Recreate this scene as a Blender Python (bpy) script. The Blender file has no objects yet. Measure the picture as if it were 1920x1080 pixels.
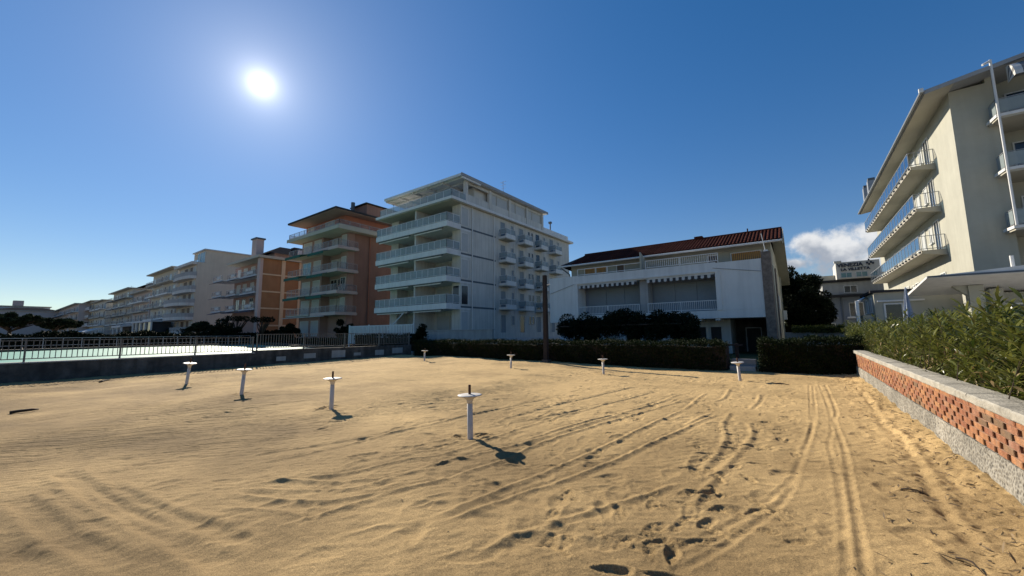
import bpy, math, random
import numpy as np
from mathutils import Vector, Matrix

S = bpy.context.scene
COL = S.collection
rng = np.random.default_rng(7)
random.seed(7)

# ------------------------------------------------------------------ camera
FPX, EYE = 728.0, 1.6
def _pix(x, y): return np.array([x - 960.0, 540.0 - y, FPX])
_a, _b = _pix(0, 624 + 0.011 * 960), _pix(1920, 624 - 0.011 * 960)
_up = np.cross(_b, _a); _up /= np.linalg.norm(_up)
if _up[1] < 0: _up = -_up
_Y = _pix(1498, 624 - 0.011 * 538); _Y /= np.linalg.norm(_Y)
_X = -np.cross(_Y, _up)
ROT = np.stack([_X, _Y, _up])
CEN = np.array([0, 0, EYE])
def ray(x, y):
    d = ROT @ _pix(x, y); return d / np.linalg.norm(d)
def gp(x, y, z=0.0):                      # survey: where a sight line meets a level
    d = ray(x, y); return CEN + d * (z - EYE) / d[2]
def yp(x, y, Y0):
    d = ray(x, y); return CEN + d * Y0 / d[1]
def xp(x, y, X0):
    d = ray(x, y); return CEN + d * X0 / d[0]

cd = bpy.data.cameras.new('camera'); cam = bpy.data.objects.new('camera', cd); COL.objects.link(cam)
cd.sensor_width = 36; cd.lens = FPX / 1920 * 36; cd.clip_start = 0.05; cd.clip_end = 6000
mw = Matrix.Identity(4)
for i in range(3):
    mw[i][0], mw[i][1], mw[i][2] = ROT[i][0], ROT[i][1], -ROT[i][2]
mw[2][3] = EYE
cam.matrix_world = mw
S.camera = cam

# ------------------------------------------------------------------ sky, sun, exposure
SUN = ray(490, 158)
S_EL = math.asin(SUN[2]); S_AZ = math.atan2(SUN[0], SUN[1])
W = bpy.data.worlds.new('World'); S.world = W; W.use_nodes = True
nt = W.node_tree; nt.nodes.clear()
def wn(t, **k):
    n = nt.nodes.new(t)
    for a, v in k.items(): setattr(n, a, v)
    return n
def wl(a, b): nt.links.new(a, b)
def wmath(op, a, b=None, c=None):
    n = wn('ShaderNodeMath', operation=op)
    for i, v in enumerate((a, b, c)):
        if v is None: continue
        if isinstance(v, (int, float)): n.inputs[i].default_value = v
        else: wl(v, n.inputs[i])
    return n.outputs[0]
def wdot(v, vec):
    n = wn('ShaderNodeVectorMath', operation='DOT_PRODUCT'); wl(v, n.inputs[0]); n.inputs[1].default_value = tuple(vec)
    return n.outputs['Value']
def wsmooth(x, a, b):
    n = wn('ShaderNodeMapRange', interpolation_type='SMOOTHSTEP'); wl(x, n.inputs[0])
    n.inputs[1].default_value = a; n.inputs[2].default_value = b
    return n.outputs[0]
tc = wn('ShaderNodeTexCoord'); DIR = tc.outputs['Generated']
sky = wn('ShaderNodeTexSky', sky_type='NISHITA', sun_disc=False)
sky.sun_elevation = S_EL; sky.sun_rotation = S_AZ
sky.altitude = 0; sky.air_density = 1.0; sky.dust_density = 0.0; sky.ozone_density = 3.0
SKYV = 0.095
hsv = wn('ShaderNodeHueSaturation'); hsv.inputs['Hue'].default_value = 0.514; hsv.inputs['Saturation'].default_value = 1.36; wl(sky.outputs[0], hsv.inputs['Color'])
gam = wn('ShaderNodeGamma'); gam.inputs['Gamma'].default_value = 0.78; wl(hsv.outputs[0], gam.inputs['Color'])
bg1 = wn('ShaderNodeBackground'); bg1.inputs[1].default_value = SKYV; wl(gam.outputs[0], bg1.inputs[0])
# the sun and its aureole
th = wmath('ARCCOSINE', wmath('MINIMUM', wdot(DIR, SUN), 0.9999999))
def glow(width, amp):
    e = wmath('MULTIPLY', th, 180 / math.pi / width)
    return wmath('MULTIPLY', wmath('POWER', 2.718281828, wmath('MULTIPLY', e, -1.0)), amp)
disc = wmath('MULTIPLY', wmath('SUBTRACT', 1.0, wsmooth(th, math.radians(0.1), math.radians(0.8))), 4.0)
g = wmath('ADD', wmath('ADD', disc, glow(0.85, 1.35)), wmath('ADD', glow(4.0, 0.24), glow(16.0, 0.16)))
bg2 = wn('ShaderNodeBackground'); bg2.inputs[0].default_value = (1, 0.955, 0.88, 1); wl(g, bg2.inputs[1])
skyadd = wn('ShaderNodeAddShader'); wl(bg1.outputs[0], skyadd.inputs[0]); wl(bg2.outputs[0], skyadd.inputs[1])
# cumulus low in the sky
dc = ray(1566, 466); e1 = np.cross(dc, (0, 0, 1.0)); e1 /= np.linalg.norm(e1); e2 = np.cross(e1, dc)
dd = wdot(DIR, dc); ddc = wmath('MAXIMUM', dd, 0.05)
ca = wmath('DIVIDE', wdot(DIR, e1), ddc); cb = wmath('DIVIDE', wdot(DIR, e2), ddc)
cv = wn('ShaderNodeCombineXYZ'); wl(ca, cv.inputs[0]); wl(cb, cv.inputs[1])
def wnoise(scale, detail, rough=0.55, off=0.0):
    ad = wn('ShaderNodeVectorMath', operation='ADD'); wl(cv.outputs[0], ad.inputs[0]); ad.inputs[1].default_value = (off, off * 1.7, off * .3)
    n = wn('ShaderNodeTexNoise'); n.inputs['Scale'].default_value = scale; n.inputs['Detail'].default_value = detail
    n.inputs['Roughness'].default_value = rough; wl(ad.outputs[0], n.inputs['Vector'])
    return n.outputs['Fac']
def ell(cx, cy, rx, ry):
    x = wmath('DIVIDE', wmath('SUBTRACT', ca, cx), rx); y = wmath('DIVIDE', wmath('SUBTRACT', cb, cy), ry)
    return wmath('SUBTRACT', 1.0, wmath('SQRT', wmath('ADD', wmath('MULTIPLY', x, x), wmath('MULTIPLY', y, y))))
shape = ell(0.0, 0.0, 0.080, 0.047)
for q in ((0.075, 0.01, 0.075, 0.05), (-0.035, 0.012, 0.045, 0.035), (-0.068, -0.022, 0.05, 0.016), (0.03, -0.04, 0.09, 0.03), (-0.095, 0.016, 0.014, 0.010), (-0.11, -0.002, 0.012, 0.009)):
    shape = wmath('MAXIMUM', shape, ell(*q))
dens = wmath('ADD', wmath('MULTIPLY', shape, 0.9), wmath('MULTIPLY', wmath('SUBTRACT', wnoise(26, 7, 0.62), 0.5), 1.5))
cmask = wmath('MULTIPLY', wsmooth(dens, 0.0, 0.55), wmath('GREATER_THAN', dd, 0.2))
cfac = wmath('MULTIPLY', cmask, 0.93)
shadef = wmath('ADD', wmath('MULTIPLY', wnoise(20, 5, 0.55, 3.3), 0.9), wmath('MULTIPLY', cb, 4.0))
crmp = wn('ShaderNodeMix', data_type='RGBA'); wl(wsmooth(shadef, 0.28, 0.62), crmp.inputs[0])
crmp.inputs[6].default_value = (0.36, 0.39, 0.45, 1); crmp.inputs[7].default_value = (0.80, 0.80, 0.80, 1)
bg3 = wn('ShaderNodeBackground'); wl(crmp.outputs[2], bg3.inputs[0]); bg3.inputs[1].default_value = 0.72
mx = wn('ShaderNodeMixShader'); wl(cfac, mx.inputs[0]); wl(skyadd.outputs[0], mx.inputs[1]); wl(bg3.outputs[0], mx.inputs[2])
wo = wn('ShaderNodeOutputWorld'); wl(mx.outputs[0], wo.inputs[0])

sl = bpy.data.lights.new('sun', 'SUN'); sl.energy = 5.0; sl.angle = math.radians(0.53); sl.color = (1.0, 0.90, 0.74)
so = bpy.data.objects.new('sun', sl); COL.objects.link(so)
so.rotation_euler = Vector(tuple(SUN)).to_track_quat('Z', 'Y').to_euler(); so.location = (-40, 14, 25)
S.view_settings.view_transform = 'Standard'; S.view_settings.look = 'None'
S.view_settings.gamma = 1.0; S.view_settings.use_curve_mapping = False
S.view_settings.exposure = 0.6
S.cycles.max_bounces = 5; S.cycles.transparent_max_bounces = 12

# ------------------------------------------------------------------ materials
MATS = {}
def M(name, col, rough=0.75, var=0.12, scale=1.5, bump=0.0, bscale=40.0, metal=0.0, spec=0.3, rnd=0.0, streak=0.0, alpha=1.0, detail=5):
    m = bpy.data.materials.new(name); m.use_nodes = True; t = m.node_tree; n = t.nodes; b = n['Principled BSDF']
    b.inputs['Roughness'].default_value = rough; b.inputs['Metallic'].default_value = metal
    b.inputs['Specular IOR Level'].default_value = spec
    tcn = n.new('ShaderNodeTexCoord'); vec = tcn.outputs['Object']
    no = n.new('ShaderNodeTexNoise'); no.inputs['Scale'].default_value = scale; no.inputs['Detail'].default_value = detail
    no.inputs['Roughness'].default_value = 0.6; t.links.new(vec, no.inputs['Vector'])
    mr = n.new('ShaderNodeMapRange'); mr.inputs[1].default_value = 0.3; mr.inputs[2].default_value = 0.7
    mr.inputs[3].default_value = 1 - var; mr.inputs[4].default_value = 1 + var * 0.6
    t.links.new(no.outputs['Fac'], mr.inputs[0]); fac = mr.outputs[0]
    if streak:
        mp = n.new('ShaderNodeMapping'); mp.inputs['Scale'].default_value = (2.2, 2.2, 0.16); t.links.new(vec, mp.inputs[0])
        n2 = n.new('ShaderNodeTexNoise'); n2.inputs['Scale'].default_value = 1.6; n2.inputs['Detail'].default_value = 6; t.links.new(mp.outputs[0], n2.inputs['Vector'])
        m2 = n.new('ShaderNodeMapRange'); m2.inputs[1].default_value = 0.4; m2.inputs[2].default_value = 0.7; m2.inputs[3].default_value = 1; m2.inputs[4].default_value = 1 - streak
        t.links.new(n2.outputs['Fac'], m2.inputs[0])
        mu = n.new('ShaderNodeMath'); mu.operation = 'MULTIPLY'; t.links.new(fac, mu.inputs[0]); t.links.new(m2.outputs[0], mu.inputs[1]); fac = mu.outputs[0]
    if rnd:
        oi = n.new('ShaderNodeObjectInfo'); m3 = n.new('ShaderNodeMapRange'); m3.inputs[3].default_value = 1 - rnd; m3.inputs[4].default_value = 1 + rnd
        t.links.new(oi.outputs['Random'], m3.inputs[0])
        mu = n.new('ShaderNodeMath'); mu.operation = 'MULTIPLY'; t.links.new(fac, mu.inputs[0]); t.links.new(m3.outputs[0], mu.inputs[1]); fac = mu.outputs[0]
    vm = n.new('ShaderNodeVectorMath'); vm.operation = 'SCALE'; vm.inputs[0].default_value = col; t.links.new(fac, vm.inputs['Scale'])
    t.links.new(vm.outputs[0], b.inputs['Base Color'])
    if bump:
        bn = n.new('ShaderNodeTexNoise'); bn.inputs['Scale'].default_value = bscale; bn.inputs['Detail'].default_value = 6; t.links.new(vec, bn.inputs['Vector'])
        bu = n.new('ShaderNodeBump'); bu.inputs['Strength'].default_value = bump; bu.inputs['Distance'].default_value = 0.02
        t.links.new(bn.outputs['Fac'], bu.inputs['Height']); t.links.new(bu.outputs[0], b.inputs['Normal'])
    if alpha < 1: b.inputs['Alpha'].default_value = alpha
    MATS[name] = m
    return m
def leafmat(name, c1, c2, rough=0.45, trans=0.25, spec=0.4):
    m = bpy.data.materials.new(name); m.use_nodes = True; t = m.node_tree; n = t.nodes; b = n['Principled BSDF']
    geo = n.new('ShaderNodeNewGeometry'); mixn = n.new('ShaderNodeMix'); mixn.data_type = 'RGBA'
    t.links.new(geo.outputs['Random Per Island'], mixn.inputs[0]); mixn.inputs[6].default_value = (*c1, 1); mixn.inputs[7].default_value = (*c2, 1)
    t.links.new(mixn.outputs[2], b.inputs['Base Color']); b.inputs['Roughness'].default_value = rough; b.inputs['Specular IOR Level'].default_value = spec
    if trans:
        tr = n.new('ShaderNodeBsdfTranslucent'); t.links.new(mixn.outputs[2], tr.inputs[0])
        ms = n.new('ShaderNodeMixShader'); ms.inputs[0].default_value = trans
        t.links.new(b.outputs[0], ms.inputs[1]); t.links.new(tr.outputs[0], ms.inputs[2]); t.links.new(ms.outputs[0], n['Material Output'].inputs[0])
    MATS[name] = m; return m
def glassmat(name, tint, refl=0.3, rough=0.05):
    m = bpy.data.materials.new(name); m.use_nodes = True; t = m.node_tree; n = t.nodes; n.remove(n['Principled BSDF'])
    tr = n.new('ShaderNodeBsdfTransparent'); tr.inputs[0].default_value = (*tint, 1)
    gl = n.new('ShaderNodeBsdfGlossy'); gl.inputs['Roughness'].default_value = rough; gl.inputs[0].default_value = (0.9, 0.95, 1, 1)
    fr = n.new('ShaderNodeFresnel'); fr.inputs[0].default_value = 1.5
    ad = n.new('ShaderNodeMath'); ad.operation = 'ADD'; ad.use_clamp = True; t.links.new(fr.outputs[0], ad.inputs[0]); ad.inputs[1].default_value = refl
    ms = n.new('ShaderNodeMixShader'); t.links.new(ad.outputs[0], ms.inputs[0]); t.links.new(tr.outputs[0], ms.inputs[1]); t.links.new(gl.outputs[0], ms.inputs[2])
    t.links.new(ms.outputs[0], n['Material Output'].inputs[0]); MATS[name] = m; return m

M('plaster_white', (0.60, 0.585, 0.54), 0.85, 0.10, 0.6, 0.2, 30, streak=0.18)
M('plaster_cream', (0.405, 0.395, 0.33), 0.85, 0.09, 0.7, 0.25, 24, streak=0.06)
M('paint_white', (0.69, 0.685, 0.665), 0.6, 0.06, 0.8, streak=0.12)
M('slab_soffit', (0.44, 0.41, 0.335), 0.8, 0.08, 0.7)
M('trim_dark', (0.10, 0.12, 0.14), 0.6, 0.1)
M('shutter_pale', (0.46, 0.47, 0.46), 0.6, 0.06, 1.0)
M('shutter_grey', (0.22, 0.26, 0.29), 0.6, 0.06, 1.0)
M('shutter_wood', (0.62, 0.33, 0.10), 0.6, 0.12, 2.0)
M('shutter_brown', (0.14, 0.10, 0.08), 0.6, 0.12, 2.0)
M('pane_dark', (0.025, 0.032, 0.04), 0.12, 0.0, spec=0.6)
M('pane_teal', (0.10, 0.22, 0.24), 0.15, 0.05, spec=0.6)
M('door_dark', (0.03, 0.028, 0.028), 0.6, 0.1)
M('terracotta', (0.265, 0.150, 0.117), 0.85, 0.10, 0.5, 0.15, 30, streak=0.12)
M('terracotta_dark', (0.36, 0.15, 0.10), 0.85, 0.10, 0.5)
M('pinkish', (0.36, 0.235, 0.20), 0.85, 0.08, 0.5)
M('ochre_brick', (0.32, 0.165, 0.082), 0.85, 0.12, 0.8, 0.2, 40, streak=0.08)
M('haze_cream', (0.55, 0.52, 0.45), 0.85, 0.08, 0.4)  # cream lightened so the colour itself carries the distant haze
M('haze_rose', (0.50, 0.42, 0.39), 0.85, 0.08, 0.4)  # rose with the distant haze mixed into its colour
M('pilaster', (0.60, 0.45, 0.30), 0.8, 0.08)
M('concrete_grey', (0.36, 0.36, 0.35), 0.85, 0.12, 0.8, 0.2, 25, streak=0.2)
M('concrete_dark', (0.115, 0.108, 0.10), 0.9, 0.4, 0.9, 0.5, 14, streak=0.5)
M('sand_beige', (0.56, 0.49, 0.39), 0.85, 0.08, 0.4, streak=0.06)
M('wall_grey', (0.50, 0.51, 0.52), 0.85, 0.06, 0.4)
M('slate_wall', (0.20, 0.23, 0.28), 0.85, 0.06, 0.4)
M('ochre_light', (0.55, 0.44, 0.28), 0.85, 0.08, 0.4)
M('rose', (0.52, 0.40, 0.36), 0.85, 0.08, 0.4)
M('roof_dark', (0.045, 0.044, 0.046), 0.95, 0.2, 2, spec=0.0)
M('roof_tile', (0.075, 0.023, 0.016), 0.95, 0.3, 1.2, rnd=0.18, spec=0.05)
M('roof_bed', (0.04, 0.018, 0.014), 0.9, 0.2, 2)
M('roof_grey', (0.30, 0.31, 0.32), 0.8, 0.1, 1)
M('awning_green', (0.02, 0.10, 0.075), 0.8, 0.1)
M('awning_navy', (0.05, 0.06, 0.10), 0.8, 0.1)
M('awning_white', (0.55, 0.545, 0.525), 0.8, 0.06)
M('awning_grey', (0.05, 0.05, 0.055), 0.8, 0.06)
M('awning_mid', (0.17, 0.17, 0.17), 0.8, 0.06)
M('stone_pillar', (0.21, 0.165, 0.135), 0.9, 0.4, 5.0, 0.6, 12, detail=8)
M('post_wood', (0.030, 0.025, 0.025), 0.85, 0.25, 3.0, 0.3, 20, streak=0.2)
M('metal_white', (0.72, 0.73, 0.73), 0.45, 0.05, 2)
M('metal_grey', (0.30, 0.31, 0.32), 0.45, 0.1, 3, metal=0.3)
M('fence_metal', (0.15, 0.14, 0.13), 0.55, 0.3, 8, metal=0.2)
M('rust', (0.085, 0.04, 0.025), 0.8, 0.35, 20, 0.3, 60)
M('post_paint', (0.60, 0.57, 0.53), 0.5, 0.10, 6.0, 0.1, 60, streak=0.18)
M('brick', (0.325, 0.134, 0.070), 0.9, 0.38, 12.0, 0.6, 60, rnd=0.26, detail=8)
M('mortar', (0.27, 0.16, 0.11), 0.95, 0.2, 10, 0.4, 60)
M('cap_concrete', (0.385, 0.36, 0.305), 0.9, 0.25, 4.0, 0.5, 45, detail=9)
M('soil', (0.06, 0.045, 0.03), 1.0, 0.3, 6, 0.5, 20)
M('paving', (0.20, 0.19, 0.17), 0.9, 0.2, 0.5)
M('deck_pale', (0.30, 0.265, 0.24), 0.7, 0.12, 0.7)
M('deck_light', (0.50, 0.47, 0.42), 0.8, 0.12, 0.7)
M('turf', (0.045, 0.06, 0.02), 1.0, 0.3, 2)
M('bark', (0.07, 0.05, 0.035), 0.9, 0.3, 6, 0.5, 20)
M('twig', (0.05, 0.035, 0.025), 0.9, 0.3, 20)
M('fabric_blue', (0.30, 0.34, 0.42), 0.85, 0.2, 6)
M('sign_navy', (0.012, 0.02, 0.05), 0.5, 0.0)
M('glass_frost', (0.36, 0.42, 0.43), 0.35, 0.04, 1, alpha=0.5)
M('panel_pink', (0.30, 0.25, 0.24), 0.6, 0.05, 1, alpha=0.22)
glassmat('glass_blue', (0.62, 0.75, 0.85), 0.28, 0.04)
leafmat('leaf_oleander', (0.034, 0.056, 0.010), (0.21, 0.215, 0.048), 0.32, 0.33)
leafmat('leaf_dry', (0.20, 0.13, 0.05), (0.32, 0.24, 0.10), 0.6, 0.2)
leafmat('leaf_yellow', (0.42, 0.36, 0.06), (0.25, 0.28, 0.06), 0.4, 0.25)
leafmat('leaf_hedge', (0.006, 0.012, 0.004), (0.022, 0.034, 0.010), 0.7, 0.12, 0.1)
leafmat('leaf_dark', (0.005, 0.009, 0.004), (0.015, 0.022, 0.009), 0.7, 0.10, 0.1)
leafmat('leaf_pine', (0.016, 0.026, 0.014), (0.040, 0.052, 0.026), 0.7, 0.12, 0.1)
leafmat('litter_leaf', (0.025, 0.016, 0.010), (0.30, 0.21, 0.11), 0.8, 0.0)

def aged_brick():
    t = MATS['brick'].node_tree; n = t.nodes; b = n['Principled BSDF']; src = b.inputs['Base Color'].links[0].from_socket
    tcn = n.new('ShaderNodeTexCoord'); geo = n.new('ShaderNodeNewGeometry'); oi = n.new('ShaderNodeObjectInfo')
    no = n.new('ShaderNodeTexNoise'); no.inputs['Scale'].default_value = 4.5; no.inputs['Detail'].default_value = 8; no.inputs['Roughness'].default_value = 0.7; t.links.new(geo.outputs['Position'], no.inputs['Vector'])
    m1 = n.new('ShaderNodeMapRange'); m1.inputs[1].default_value = 0.50; m1.inputs[2].default_value = 0.72; m1.inputs[4].default_value = 0.32; t.links.new(no.outputs['Fac'], m1.inputs[0])
    x1 = n.new('ShaderNodeMix'); x1.data_type = 'RGBA'; t.links.new(m1.outputs[0], x1.inputs[0]); t.links.new(src, x1.inputs[6]); x1.inputs[7].default_value = (0.42, 0.33, 0.26, 1)
    m2 = n.new('ShaderNodeMapRange'); m2.inputs[1].default_value = 0.90; m2.inputs[2].default_value = 0.97; m2.inputs[4].default_value = 0.7; t.links.new(oi.outputs['Random'], m2.inputs[0])
    x2 = n.new('ShaderNodeMix'); x2.data_type = 'RGBA'; t.links.new(m2.outputs[0], x2.inputs[0]); t.links.new(x1.outputs[2], x2.inputs[6]); x2.inputs[7].default_value = (0.09, 0.07, 0.055, 1)
    hs = n.new('ShaderNodeHueSaturation'); mh = n.new('ShaderNodeMapRange'); mh.inputs[3].default_value = 0.495; mh.inputs[4].default_value = 0.518; t.links.new(oi.outputs['Random'], mh.inputs[0]); t.links.new(mh.outputs[0], hs.inputs['Hue']); t.links.new(x2.outputs[2], hs.inputs['Color'])
    t.links.new(hs.outputs[0], b.inputs['Base Color'])
aged_brick()
# rough-cast base of the brick wall
def roughcast():
    m = M('roughcast', (0.33, 0.315, 0.285), 0.95, 0.10, 2.0); t = m.node_tree; n = t.nodes; b = n['Principled BSDF']
    tcn = n.new('ShaderNodeTexCoord'); vo = n.new('ShaderNodeTexVoronoi'); vo.inputs['Scale'].default_value = 30
    no = n.new('ShaderNodeTexNoise'); no.inputs['Scale'].default_value = 20; no.inputs['Detail'].default_value = 5
    t.links.new(tcn.outputs['Object'], no.inputs[0]); t.links.new(tcn.outputs['Object'], vo.inputs[0])
    big = n.new('ShaderNodeTexNoise'); big.inputs['Scale'].default_value = 1.1; big.inputs['Detail'].default_value = 5; t.links.new(tcn.outputs['Object'], big.inputs[0])
    ad = n.new('ShaderNodeMath'); ad.operation = 'ADD'; t.links.new(no.outputs['Fac'], ad.inputs[0]); t.links.new(vo.outputs['Distance'], ad.inputs[1])
    rp = n.new('ShaderNodeMapRange'); rp.inputs[1].default_value = 0.45; rp.inputs[2].default_value = 1.15; t.links.new(ad.outputs[0], rp.inputs[0])
    mixn = n.new('ShaderNodeMix'); mixn.data_type = 'RGBA'; t.links.new(rp.outputs[0], mixn.inputs[0])
    mixn.inputs[6].default_value = (0.05, 0.047, 0.042, 1); mixn.inputs[7].default_value = (0.36, 0.335, 0.285, 1)
    b2 = n.new('ShaderNodeMix'); b2.data_type = 'RGBA'; b2.blend_type = 'MULTIPLY'; b2.inputs[0].default_value = 0.8
    r2 = n.new('ShaderNodeMapRange'); r2.inputs[1].default_value = 0.3; r2.inputs[2].default_value = 0.7; r2.inputs[3].default_value = 0.55; r2.inputs[4].default_value = 1.1
    t.links.new(big.outputs['Fac'], r2.inputs[0]); t.links.new(mixn.outputs[2], b2.inputs[6]); t.links.new(r2.outputs[0], b2.inputs[7])
    t.links.new(b2.outputs[2], b.inputs['Base Color'])
    bu = n.new('ShaderNodeBump'); bu.inputs['Strength'].default_value = 0.9; bu.inputs['Distance'].default_value = 0.015
    t.links.new(ad.outputs[0], bu.inputs['Height']); t.links.new(bu.outputs[0], b.inputs['Normal'])
roughcast()
def stained(name, dark, scale, lo, hi, amt):
    t = MATS[name].node_tree; n = t.nodes; b = n['Principled BSDF']; src = b.inputs['Base Color'].links[0].from_socket; geo = n.new('ShaderNodeNewGeometry')
    no = n.new('ShaderNodeTexNoise'); no.inputs['Scale'].default_value = scale; no.inputs['Detail'].default_value = 9; no.inputs['Roughness'].default_value = 0.72; t.links.new(geo.outputs['Position'], no.inputs['Vector'])
    m1 = n.new('ShaderNodeMapRange'); m1.inputs[1].default_value = lo; m1.inputs[2].default_value = hi; m1.inputs[4].default_value = amt; t.links.new(no.outputs['Fac'], m1.inputs[0])
    x1 = n.new('ShaderNodeMix'); x1.data_type = 'RGBA'; t.links.new(m1.outputs[0], x1.inputs[0]); t.links.new(src, x1.inputs[6]); x1.inputs[7].default_value = (*dark, 1); t.links.new(x1.outputs[2], b.inputs['Base Color'])
stained('cap_concrete', (0.13, 0.12, 0.10), 2.6, 0.50, 0.68, 0.75)
stained('roughcast', (0.07, 0.068, 0.06), 1.3, 0.46, 0.66, 0.6)
stained('post_paint', (0.22, 0.13, 0.08), 7.0, 0.60, 0.74, 0.7)
stained('plaster_cream', (0.26, 0.255, 0.22), 0.35, 0.55, 0.8, 0.18)
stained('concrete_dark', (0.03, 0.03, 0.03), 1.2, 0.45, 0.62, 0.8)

def sandmat():
    m = bpy.data.materials.new('sand'); m.use_nodes = True; t = m.node_tree; n = t.nodes; b = n['Principled BSDF']
    b.inputs['Roughness'].default_value = 0.95; b.inputs['Specular IOR Level'].default_value = 0.15
    tcn = n.new('ShaderNodeTexCoord'); v = tcn.outputs['Object']
    def N(s, d, r=0.6):
        q = n.new('ShaderNodeTexNoise'); q.inputs['Scale'].default_value = s; q.inputs['Detail'].default_value = d; q.inputs['Roughness'].default_value = r
        t.links.new(v, q.inputs['Vector']); return q.outputs['Fac']
    def mp(x, a, b_, c, d):
        q = n.new('ShaderNodeMapRange'); q.inputs[1].default_value = a; q.inputs[2].default_value = b_; q.inputs[3].default_value = c; q.inputs[4].default_value = d
        t.links.new(x, q.inputs[0]); return q.outputs[0]
    def mul(a, c):
        q = n.new('ShaderNodeMath'); q.operation = 'MULTIPLY'; t.links.new(a, q.inputs[0]); t.links.new(c, q.inputs[1]); return q.outputs[0]
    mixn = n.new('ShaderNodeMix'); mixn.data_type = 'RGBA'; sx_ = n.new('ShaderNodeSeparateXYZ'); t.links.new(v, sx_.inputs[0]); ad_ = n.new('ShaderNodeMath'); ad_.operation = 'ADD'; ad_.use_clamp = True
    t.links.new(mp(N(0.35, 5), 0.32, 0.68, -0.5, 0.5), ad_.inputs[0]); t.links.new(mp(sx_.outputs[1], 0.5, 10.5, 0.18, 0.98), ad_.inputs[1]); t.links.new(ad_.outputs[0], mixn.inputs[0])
    mixn.inputs[6].default_value = (0.222, 0.150, 0.070, 1); mixn.inputs[7].default_value = (0.545, 0.378, 0.178, 1)  # far glare put into the sand colour: paler along Y
    f = mul(mul(mp(N(3.0, 6), 0.3, 0.7, 0.90, 1.08), mp(N(170, 2), 0.28, 0.72, 0.52, 1.46)), mp(N(70, 3), 0.3, 0.72, 0.78, 1.18))
    sp = mp(N(140, 1), 0.70, 0.76, 1.0, 0.5)
    f = mul(f, sp)
    vm = n.new('ShaderNodeVectorMath'); vm.operation = 'SCALE'; t.links.new(mixn.outputs[2], vm.inputs[0]); t.links.new(f, vm.inputs['Scale'])
    t.links.new(vm.outputs[0], b.inputs['Base Color'])
    bu = n.new('ShaderNodeBump'); bu.inputs['Strength'].default_value = 0.8; bu.inputs['Distance'].default_value = 0.008
    t.links.new(N(110, 4, 0.75), bu.inputs['Height'])
    b3 = n.new('ShaderNodeBump'); b3.inputs['Strength'].default_value = 0.45; b3.inputs['Distance'].default_value = 0.02
    t.links.new(N(28, 4, 0.6), b3.inputs['Height']); t.links.new(bu.outputs[0], b3.inputs['Normal'])
    t.links.new(b3.outputs[0], b.inputs['Normal'])
    MATS['sand'] = m
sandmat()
def watermat():
    m = bpy.data.materials.new('pool_water'); m.use_nodes = True; t = m.node_tree; n = t.nodes; b = n['Principled BSDF']
    b.inputs['Base Color'].default_value = (0.13, 0.33, 0.26, 1); b.inputs['Roughness'].default_value = 0.5; b.inputs['Specular IOR Level'].default_value = 0.05
    tcn = n.new('ShaderNodeTexCoord'); no = n.new('ShaderNodeTexNoise'); no.inputs['Scale'].default_value = 1.3; no.inputs['Detail'].default_value = 6
    t.links.new(tcn.outputs['Object'], no.inputs['Vector'])
    bu = n.new('ShaderNodeBump'); bu.inputs['Strength'].default_value = 0.5; bu.inputs['Distance'].default_value = 0.06
    t.links.new(no.outputs['Fac'], bu.inputs['Height']); t.links.new(bu.outputs[0], b.inputs['Normal'])
    MATS['pool_water'] = m
watermat()

# ------------------------------------------------------------------ object helpers
ORG = {}
def org(o):
    return ORG.get(o.name, (0, 0, 0)) if o is not None else (0, 0, 0)
def thing(name, label, cat, loc=(0, 0, 0), group=None):
    o = bpy.data.objects.new(name, None); COL.objects.link(o); o.location = loc; o.empty_display_size = 0.3
    o['label'] = label; o['category'] = cat
    if group: o['group'] = group
    ORG[o.name] = tuple(float(q) for q in loc)
    return o
def tag(o, label, cat, group=None):
    o['label'] = label; o['category'] = cat
    if group: o['group'] = group
    return o
def link(name, me, parent=None, mat=None, loc=None, kind=None, smooth=False):
    if mat is not None and not me.materials: me.materials.append(MATS[mat] if isinstance(mat, str) else mat)
    o = bpy.data.objects.new(name, me); COL.objects.link(o)
    if parent is not None:
        o.parent = parent; ORG[o.name] = org(parent)
    if loc is not None: o.location = loc
    if kind: o['kind'] = kind
    if smooth and len(me.polygons): me.polygons.foreach_set('use_smooth', [True] * len(me.polygons))
    return o
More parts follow.
